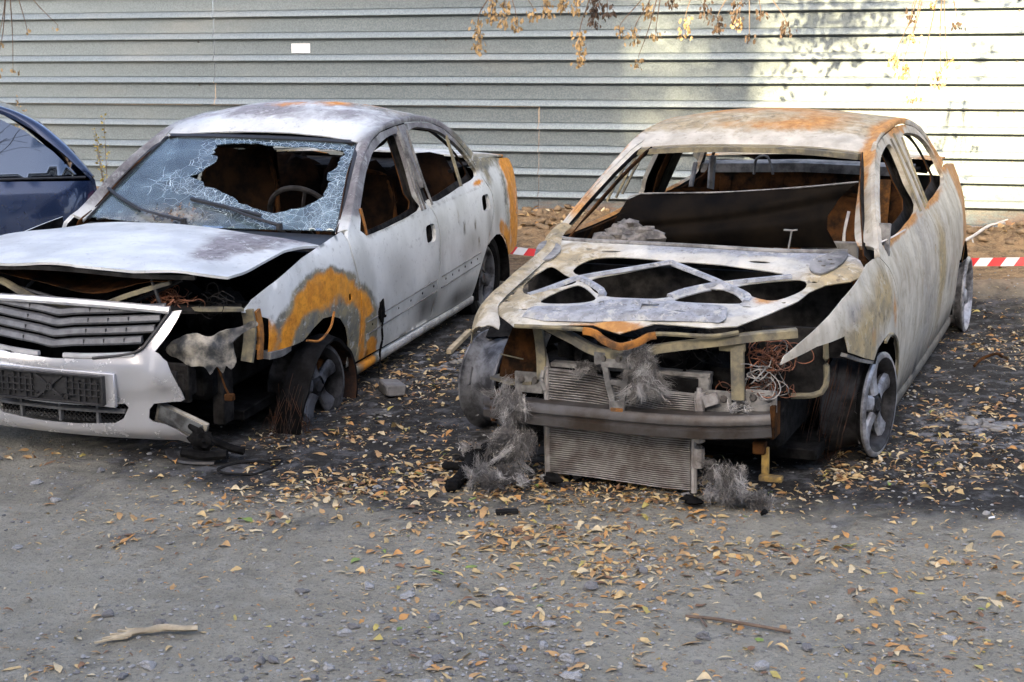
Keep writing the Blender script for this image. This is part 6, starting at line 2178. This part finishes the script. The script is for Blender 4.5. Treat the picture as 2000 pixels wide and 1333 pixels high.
# ------------------------------------------------------------------ loose things on the ground
def loose(name, b, mat, label, cat, **kw):
    o = b.obj(name, mat, None, **kw)
    tag(o, label, cat)
    return o
def gp(x, y, dz=0.0):
    return (x, y, gz(x, y) + dz)
b = MB()
b.tube(spline([gp(-.20, 6.42, .05), gp(-.17, 6.28, .045), gp(-.20, 6.12, .03), gp(-.245, 5.98, .022)], .02), [.024] * 3 + [.028] * 100 if False else .026, 9)
b.tube(spline([gp(-.28, 6.28, .02), gp(-.20, 6.22, .03), gp(-.10, 6.20, .02)], .02), .018, 7)
b.blob(gp(-.235, 6.02, .022), (.035, .03, .022), 3, .5, 5)
b.blob(gp(-.12, 6.33, .03), (.09, .07, .035), 4, .6, 5)
for i, v in enumerate(b.v):
    k = .006 * mnoise.noise(Vector(v) * 30)
    b.v[i] = (v[0] + k, v[1] + k, v[2] + k)
loose('charred_hose', b, M['char'], 'charred black hose lying among leaves before the burnt out front end', 'hose', angle=None)
fluff(None, gp(-.16, 6.38, .03), (.07, .08, .025), 700, .07, 61, mat=M['fluff'], flow=(0, -.3, 0))
tag(bpy.data.objects[[o.name for o in bpy.data.objects if o.name.startswith('insulation_wool')][-1]], 'tuft of grey burnt wool on the ground beside the charred hose', 'wool tuft')
b = MB()
pts = [gp(-1.13 + .11 * math.cos(a) + .01 * math.sin(3 * a), 6.39 + .085 * math.sin(a), .008 + .006 * math.sin(2 * a)) for a in np.linspace(.5, 6.1, 26)]
b.tube(pts, .006, 6)
b.tube(spline([gp(-1.02, 6.36, .006), gp(-.98, 6.45, .02), gp(-1.05, 6.5, .01)], .02), .005, 6)
loose('cable_loop', b, M['rubber'], 'loop of thin black cable on the dirt near the silver bumper', 'cable')
b = MB()
b.sweep(spline([gp(-1.50, 6.60, .02), gp(-1.46, 6.52, .008), gp(-1.38, 6.46, .006), gp(-1.27, 6.45, .006)], .02), [(-.018, 0), (.018, 0), (.014, .010), (-.014, .012)])
loose('rubber_strip', b, M['dustplastic'], 'curved grey rubber strip on the dirt left of the cable loop', 'rubber strip')
b = MB()
pw = spline([gp(-1.27, 4.62, .012), gp(-1.20, 4.64, .018), gp(-1.11, 4.665, .022), gp(-1.04, 4.66, .022), gp(-.99, 4.665, .02)], .012)
b.tube(pw, np.interp(np.linspace(0, 1, len(pw)), [0, .1, .3, .6, .9, 1], [.003, .009, .012, .014, .015, .012]), 9, flat=.75)
for k in range(5):
    st_ = gp(-1.20 + .01 * k, 4.62 + .008 * k, .012 + .003 * k)
    b.tube(spline([st_, (st_[0] - .05, st_[1] - .006 + .004 * k, st_[2] - .002), (st_[0] - .10 + .01 * k, st_[1] - .02 + .012 * k, st_[2] - .006)], .02), [.006, .005, .0025] if False else .004, 5)
for i, v in enumerate(b.v):
    b.v[i] = (v[0], v[1] + .005 * mnoise.noise(Vector(v) * 40), v[2] + .005 * mnoise.noise(Vector((v[0] * 12, v[1] * 60, v[2] * 60))))
loose('split_wood', b, M['wood_pale'], 'split pale piece of wood on the stony dirt at bottom left', 'wood')
b = MB()
b.tube(spline([gp(.545, 4.66, .012), gp(.63, 4.635, .014), gp(.74, 4.57, .016), gp(.85, 4.52, .010)], .03), .0055, 7)
b.tube(spline([gp(.59, 4.645, .012), gp(.60, 4.57, .010)], .03), .004, 5)
loose('bare_twig', b, M['twig'], 'dark bare twig lying on the dirt at bottom centre right', 'twig')
b = MB()
b.sweep(spline([gp(-.345, 8.36, .02), gp(-.31, 8.52, .03), gp(-.245, 8.78, .05)], .04), [(-.014, -.012), (.014, -.012), (.014, .012), (-.014, .012)])
loose('pale_stake', b, M['wood_pale'], 'short pale wooden stick on black ash between the two wrecks', 'stick')
b = MB()
b.tube(spline([gp(3.16, 11.0, .05), gp(3.36, 11.3, .06), gp(3.6, 11.7, .05), gp(3.86, 12.15, .05)], .03), .012, 7)
b.tube(spline([gp(3.6, 11.7, .05), gp(3.75, 11.72, .07)], .03), .006, 6)
b.tube(spline([gp(3.36, 11.3, .06), gp(3.37, 11.28, -.01)], .03), .006, 6)
loose('white_branch', b, M['wood_white'], 'white bare branch lying on the soil bank behind the barrier tape at right', 'branch')
b = MB()
q = np.random.default_rng(14)
b.tube(spline([gp(2.35, 7.75, .01), gp(2.42, 7.85, .03), gp(2.50, 7.88, .05), gp(2.55, 7.95, .02)], .02), .008, 6)
loose('bent_root', b, M['rust_dark'], 'small rusty bent piece on the black ground right of the burnt out wreck', 'scrap')
b = MB()
b.box(gp(-.02, 5.72, .010), (.085, .03, .018), Matrix.Rotation(R(8), 3, 'Z'))
loose('black_block', b, M['rubber'], 'small black rubber block among leaves in front of the wrecks', 'rubber block')
b = MB()
b.box(gp(-.60, 7.62, .03), (.10, .16, .06), Matrix.Rotation(R(20), 3, 'Z'))
for i, v in enumerate(b.v):
    b.v[i] = (v[0] + .008 * mnoise.noise(Vector(v) * 20), v[1], v[2] + .006 * mnoise.noise(Vector(v) * 22))
loose('broken_brick', b, M['stone_dark'], 'grey broken brick under the sill of the silver-fronted wreck', 'brick')
# cigarette ends and paper bits
for k, (x, y) in enumerate(((.42, 4.98), (.435, 5.18), (1.75, 5.5))):
    b = MB()
    p0 = Vector(gp(x, y, .005))
    b.tube([p0, p0 + Vector((.022, .010, .001))], .0042, 7)
    loose('cigarette_end', b, M['paper'], ('white cigarette end on the dirt above the bare twig', 'white cigarette end on the dirt farther from the bare twig', 'white cigarette end on the dirt at the right edge')[k], 'cigarette end')
# wads of ash
for k, (x, y, s_) in enumerate(((2.08, 6.72, .13), (-.20, 8.15, .17), (-.62, 7.22, .06))):
    b = MB()
    for j in range(16):
        b.blob(gp(x + q.normal(0, s_ * .55), y + q.normal(0, s_ * .5), .004), (s_ * q.uniform(.12, .3), s_ * q.uniform(.12, .3), s_ * .07), j + 20 * k, .7, 6, 0, 9, 6)
    loose('ash_wad', b, M['greyash'], ('crumbly grey ash beside the right front wheel of the burnt out wreck', 'crumbly grey ash on the ground between the wrecks', 'small wad of grey ash by the peeled tyre')[k], 'ash', angle=None)

# ------------------------------------------------------------------ hanging dry twigs at the top
def hanging(name, top, pts, clusters, mats, label, group=None, seed=0):
    q = np.random.default_rng(seed)
    r_ = empty(name, top)
    tag(r_, label, 'branch', group)
    T = np.array(top)
    b = MB()
    for pl in pts:
        pp = spline([np.array(p) - T for p in pl], .04)
        b.tube(pp, np.linspace(.006, .0018, len(pp)), 5)
    b.obj('twig', M['twig'], r_)
    for ci, (cx, cy, cz, n, ln, mk) in enumerate(clusters):
        V, F = [], []
        for k in range(int(n * 1.3)):
            t = q.random()
            p = np.array((cx + q.normal(0, .022), cy + q.normal(0, .03), cz - ln * t)) - T
            l_, w_ = q.uniform(.022, .045), q.uniform(.006, .012)
            d = np.array((q.normal(0, .35), q.normal(0, .35), -1.0)); d /= np.linalg.norm(d)
            s_ = np.cross(d, q.normal(0, 1, 3)); s_ /= np.linalg.norm(s_)
            nn = np.cross(d, s_)
            i0 = len(V)
            V += [p, p + d * l_ * .35 + s_ * w_, p + d * l_ * .35 - s_ * w_ + nn * .003, p + d * l_ * .8 + s_ * w_ * .8 + nn * .004, p + d * l_ * .8 - s_ * w_ * .8, p + d * l_]
            F += [(i0, i0 + 2, i0 + 1), (i0 + 1, i0 + 2, i0 + 4, i0 + 3), (i0 + 3, i0 + 4, i0 + 5)]
        o = mesh_obj('seed_cluster' if mk != 'seed_brown' else 'dry_leaf_cluster', V, F, M[mk], r_)
        o['kind'] = 'stuff'
def hp_(u, v, Y=10.6):
    k = Y * .00033
    return ((u - 1000) * k, Y, 1.65 + (148 - v) * k * 1.02)
def H(seed, root, tips, label, grp, Y=10.6):
    T = hp_(root[0], root[1], Y)
    pts, cl = [], []
    for (u, v, n, ln, mk) in tips:
        a = hp_(u, v - ln * 288, Y)
        e = hp_(u, v, Y)
        mid = (T[0] * .45 + a[0] * .55, Y + .04 * math.sin(u), max(T[2], a[2]) * .35 + a[2] * .65 + .02)
        pts.append([T, mid, a, e])
        cl.append((a[0], Y, a[2], n, ln, mk))
    hanging('hanging_branch', T, pts, cl, None, label, grp, seed)
G1 = 'dry branches hanging at the top'
t, d = 'seed_tan', 'seed_brown'
H(1, (985, -60), [(935, 105, 46, .22, t), (962, 48, 60, .22, t), (985, 60, 40, .18, t), (1008, 65, 26, .10, t), (1040, 45, 18, .08, t)], 'leftmost hanging branch with the densest tan seed bunches', G1)
H(2, (1075, -60), [(1068, 38, 36, .14, t), (1098, 28, 30, .10, t), (1122, 30, 22, .10, t)], 'short hanging branch of tan seed bunches left of the dark leaf clump', G1)
H(3, (1165, -70), [(1130, 132, 60, .24, t), (1156, 58, 70, .20, d), (1182, 35, 22, .08, d)], 'hanging branch with a dark brown leaf clump and long tan seed tail', G1)
H(4, (1290, -50), [(1208, 75, 16, .08, t), (1236, 90, 26, .12, t), (1243, 130, 14, .06, t), (1262, 40, 24, .10, t), (1276, 75, 12, .06, t)], 'hanging branch with thin loose tan seeds above the burnt out wreck', G1)
H(5, (1360, -70), [(1332, 78, 26, .14, t), (1310, 20, 22, .10, d), (1368, 45, 24, .14, d)], 'hanging branch with tan and brown leaves over the shade edge on the fence', G1)
H(6, (1450, -80), [(1395, 68, 30, .12, d), (1425, 52, 34, .16, d), (1435, 62, 14, .08, t), (1455, 82, 10, .05, d), (1475, 40, 14, .06, d), (1523, 72, 26, .10, d)], 'hanging branch with the darkest shrivelled leaves and a dark tip at its right', G1)
H(7, (1790, -60), [(1765, 48, 18, .10, d), (1738, 132, 26, .10, t), (1752, 150, 30, .10, t), (1770, 85, 12, .06, t), (1800, 20, 8, .05, t)], 'hanging branch with two tan seed bunches in front of the sunlit fence', G1)
H(8, (1822, -60), [(1824, 168, 18, .14, t), (1852, 62, 10, .06, d), (1835, 130, 10, .08, t), (1775, 195, 10, .04, t)], 'longest thin hanging twig in front of the sunlit fence', G1)
H(9, (40, -60), [(15, 95, 6, .05, t), (40, 140, 5, .03, t), (8, 145, 6, .05, t), (70, 72, 3, .05, t), (130, 60, 2, .02, t)], 'sparse bare twigs hanging at the top left corner', G1, 11.5)

# weeds by the fence behind the blue car
def weed(name, x, y, hgt, n, seed, label, mk):
    q = np.random.default_rng(seed)
    r_ = empty(name, gp(x, y))
    tag(r_, label, 'plant')
    b = MB()
    V, F = [], []
    for k in range(n):
        dx, dy = q.normal(0, .07), q.normal(0, .07)
        hh = hgt * q.uniform(.6, 1.0)
        pp = spline([(0, 0, -.02), (dx * .4, dy * .4, hh * .5), (dx, dy, hh)], .06)
        b.tube(pp, np.linspace(.004, .0015, len(pp)), 5)
        for p in pp[3:]:
            for j in range(4):
                l_, w_ = q.uniform(.015, .035), q.uniform(.005, .011)
                dd_ = q.normal(0, 1, 3); dd_ /= np.linalg.norm(dd_)
                s_ = np.cross(dd_, q.normal(0, 1, 3)); s_ /= np.linalg.norm(s_)
                i0 = len(V)
                P = p + dd_ * .01
                V += [P, P + dd_ * l_ * .5 + s_ * w_, P + dd_ * l_, P + dd_ * l_ * .5 - s_ * w_]
                F += [(i0, i0 + 1, i0 + 2, i0 + 3)]
    b.obj('stem', M['twig'], r_)
    mesh_obj('leaves', V, F, M[mk], r_)['kind'] = 'stuff'
M['weedleaf'] = simple('dry_yellow_leaf', (.46, .36, .08), .7, 0, .4, 20, .1)
weed('dry_weed', -3.20, 12.3, .92, 3, 5, 'tall dry yellow weed between the blue car and the silver-fronted wreck', 'weedleaf')
weed('dry_weed', -3.95, 12.4, 1.20, 2, 6, 'thin dry weed above the roof of the blue car', 'seed_tan')

# clods and dead leaves on the bank
def bank_spot(q):
    s_ = q.uniform(-3.5, 6)
    d_ = abs(q.normal(0, .75)) + .02
    return FE[0] * s_ + FN[0] * d_, 13.9 + FE[1] * s_ + FN[1] * d_
def scatter_bank(name, n, a, b_, label, cat, seed, mats, pr, shapes, flat):
    global under_car
    return scatter(name, n, a, b_, label, cat, seed, bank_spot, mats, pr, shapes, flat, .35)
scatter_bank('bank_clods', 900, .03, .11, 'brown clods of soil on the bank along the fence foot', 'soil clods', 31, [simple('brown_clod', (.26, .18, .10), .95, 0, .5, 10, .8)], [1.0], STONES, .8)
scatter_bank('bank_leaves', 900, .05, .11, 'tan dead leaves caught on the soil bank by the fence', 'leaf litter', 32, LM, LCOLP, LEAVES, 1.0)

# ------------------------------------------------------------------ what shades the yard: tree behind the fence, unseen blocks added behind the camera
tr = empty('overhanging_tree', (2.6, 15.6, .3))
tag(tr, 'tree standing behind the metal fence with its crown hanging over the yard', 'tree')
b = MB()
b.tube(spline([(0, 0, -.3), (.05, 0, 1.6), (-.05, -.1, 3.2), (.05, -.2, 4.6)], .2), np.linspace(.16, .10, len(spline([(0, 0, -.3), (.05, 0, 1.6), (-.05, -.1, 3.2), (.05, -.2, 4.6)], .2))), 10)
limbs = [[(-.05, -.1, 3.2), (-.3, -1.5, 3.6), (-.4, -3.0, 3.5), (-.6, -4.4, 3.1)], [(0, -.15, 3.6), (1.0, -1.2, 4.0), (1.8, -2.4, 3.6)], [(0, -.1, 3.4), (-1.5, -1.2, 4.0), (-2.8, -2.6, 3.7), (-3.8, -3.6, 3.0)], [(.05, -.2, 4.4), (.4, -1.6, 5.0), (.2, -2.8, 4.6)], [(-.4, -3.0, 3.5), (.4, -3.8, 3.3), (1.1, -4.5, 2.9)]]
for l_ in limbs:
    pp = spline(l_, .2)
    b.tube(pp, np.linspace(.07, .018, len(pp)), 7)
b.obj('trunk', M['bark'], tr)
q = np.random.default_rng(51)
V, F = [], []
cl = []
for l_ in limbs:
    pp = spline(l_, .15)
    for p in pp[4:]:
        for k in range(2):
            cl.append(p + q.normal(0, .28, 3))
for (fx_, fz2, n_) in ((2.15, 2.2, 5), (2.3, 1.95, 4), (2.45, 2.25, 6), (2.65, 2.1, 6), (2.85, 2.3, 5), (2.6, 1.75, 3), (3.0, 2.0, 3), (3.3, 2.3, 4), (3.55, 2.15, 2), (2.25, 1.6, 2), (3.75, 1.85, 1), (3.0, 2.45, 5)):  # extra leaf clusters added along the sun rays to dapple the fence
    fy_2 = 13.9 - .314 * fx_
    for k in range((n_ + 1) // 2):
        t_ = q.uniform(2.2, 4.0)
        cl.append(np.array((fx_ - .349 * t_ - 2.6, fy_2 - .937 * t_ - 15.6, fz2 + t_ * .404 - .3)) + q.normal(0, .10, 3))
NX = len(cl)
for c_ in cl:
    if q.random() < .25: continue
    for k in range(30):
        p = c_ + q.normal(0, .13, 3)
        if p[2] + .3 < 2.75: continue
        d_ = q.normal(0, 1, 3); d_ /= np.linalg.norm(d_)
        s_ = np.cross(d_, q.normal(0, 1, 3)); s_ /= np.linalg.norm(s_)
        l2, w_ = q.uniform(.06, .11), q.uniform(.018, .036)
        i0 = len(V)
        V += [p, p + d_ * l2 * .5 + s_ * w_, p + d_ * l2, p + d_ * l2 * .5 - s_ * w_]
        F.append((i0, i0 + 1, i0 + 2, i0 + 3))
mesh_obj('crown', V, F, M['leafgreen'], tr)
def add_shade_block(x0, x1, y0, y1, hgt, label):  # unseen building-like box, added to cast shade on yard and fence
    r_ = empty('shade_block', ((x0 + x1) / 2, (y0 + y1) / 2, 0))
    tag(r_, label, 'light blocker')
    w, dpt = x1 - x0, y1 - y0
    b = MB()
    b.box((0, 0, hgt / 2 - .3), (w, dpt, hgt + .6), bev=.002)
    b.obj('wall', M['plaster'], r_)
    b = MB()
    b.box((0, 0, hgt + .08), (w + .5, dpt + .5, .16), bev=.1)
    b.obj('roof', M['roofing'], r_)
    for k in range(int(hgt // 3)):
        for xx in np.arange(-w / 2 + 1.8, w / 2 - 1, 3.4):
            b = MB()
            b.box((xx, dpt / 2 + .01, 1.7 + 3 * k), (1.4, .06, 1.4))
            b.obj('window', M['windowdark'], r_)
TANE = math.tan(R(SUN_EL))
def occl_h(xf, yf, zf, y_b):
    return zf + (yf - y_b) / SUN_TRAVEL[1] * TANE
YB = -14.0
add_shade_block(-12.15, 24, YB - 8, YB, occl_h(4.0, 12.6, .36, YB), 'unseen long low block added behind the camera to shade the yard')
add_shade_block(-34, -12.2, YB - 8, YB + .1, occl_h(-4, 15, 3.2, YB) + 8, 'unseen taller block added behind the camera to shade the left part of the fence')

# bare tree standing off the left edge; its boughs reach over the parked cars and mirror in the blue car's window
tb = empty('bare_tree', (-6.3, 6.6, .0))
tag(tb, 'bare branched tree off the left edge mirrored in the window of the blue car', 'tree')
b = MB()
tw_ = MB()
q = np.random.default_rng(66)
def bough(p, d, ln, r_, depth):
    pts = [p]
    n_ = 5
    for k in range(n_):
        d = d + q.normal(0, .22, 3) + np.array((0, 0, -.02 * depth))
        d /= np.linalg.norm(d)
        nz_ = pts[-1] + d * ln / n_
        if nz_[2] < 3.3:
            d = np.array((d[0], d[1], abs(d[2]) + .25)); d /= np.linalg.norm(d); nz_ = pts[-1] + d * ln / n_
        pts.append(nz_)
    pp = spline(pts, ln / 9)
    (b if depth < 2 else tw_).tube(pp, np.linspace(r_, r_ * .45, len(pp)), 6 if depth < 2 else 4, cap=False)
    if depth < 4:
        for k in range(4 if depth else 5):
            i = int(q.integers(2, len(pts)))
            nd = d + q.normal(0, .75, 3)
            nd /= np.linalg.norm(nd)
            bough(pts[i], nd, ln * q.uniform(.45, .7), r_ * .5, depth + 1)
b.tube(spline([(0, 0, -.3), (.1, 0, 1.5), (.3, .1, 3.4)], .3), .17, 10)
for dv in ((.8, .15, .55), (.75, .5, .5), (.6, -.4, .7), (.2, .5, 1), (-.6, .2, .8)):
    bough(np.array((.3, .1, 3.3)), np.array(dv) / np.linalg.norm(dv), 3.6, .08, 0)
b.obj('trunk', M['bark'], tb)
tw_.obj('crown', M['twig'], tb)

# unseen loose-crowned tree added behind the camera: its shadow makes the soft dappled edge of the sunlight on the fence
st = empty('shade_tree', (-4.6, -4.2, -.1))
tag(st, 'unseen loose crowned tree added behind the camera to throw dappled shade on the fence', 'tree')
q = np.random.default_rng(73)
b = MB()
tp = spline([(0, 0, -.2), (.1, .1, 3), (0, .2, 6), (.15, .2, 9.5), (.2, .3, 12)], .4)
b.tube(tp, np.linspace(.2, .04, len(tp)), 9)
V, F = [], []
for k in range(92):
    xf = .80 + 1.2 * q.random() ** 1.2
    zf = q.uniform(.3, 2.9)
    if k > 80:
        xf, zf = q.uniform(2.1, 3.3), q.uniform(1.8, 2.8)
    t_ = q.uniform(17.5, 20.0)
    c_ = np.array((xf - .349 * t_ + 4.6, 13.9 - .314 * xf - .937 * t_ + 4.2, zf + t_ * TANE + .1))
    a_ = tp[min(len(tp) - 1, int(len(tp) * min(.97, max(.45, (c_[2] - 1.0) / 12.0))))]
    b.tube(spline([a_, a_ * .5 + c_ * .5 + (0, 0, .2), c_], .4), .018, 5)
    for j in range(34):
        p = c_ + q.normal(0, .17, 3)
        d_ = q.normal(0, 1, 3); d_ /= np.linalg.norm(d_)
        s_ = np.cross(d_, q.normal(0, 1, 3)); s_ /= np.linalg.norm(s_)
        l2, w_ = q.uniform(.06, .12), q.uniform(.02, .045)
        i0 = len(V)
        V += [p, p + d_ * l2 * .5 + s_ * w_, p + d_ * l2, p + d_ * l2 * .5 - s_ * w_]
        F.append((i0, i0 + 1, i0 + 2, i0 + 3))
b.obj('trunk', M['bark'], st)
mesh_obj('crown', V, F, M['leafgreen'], st)
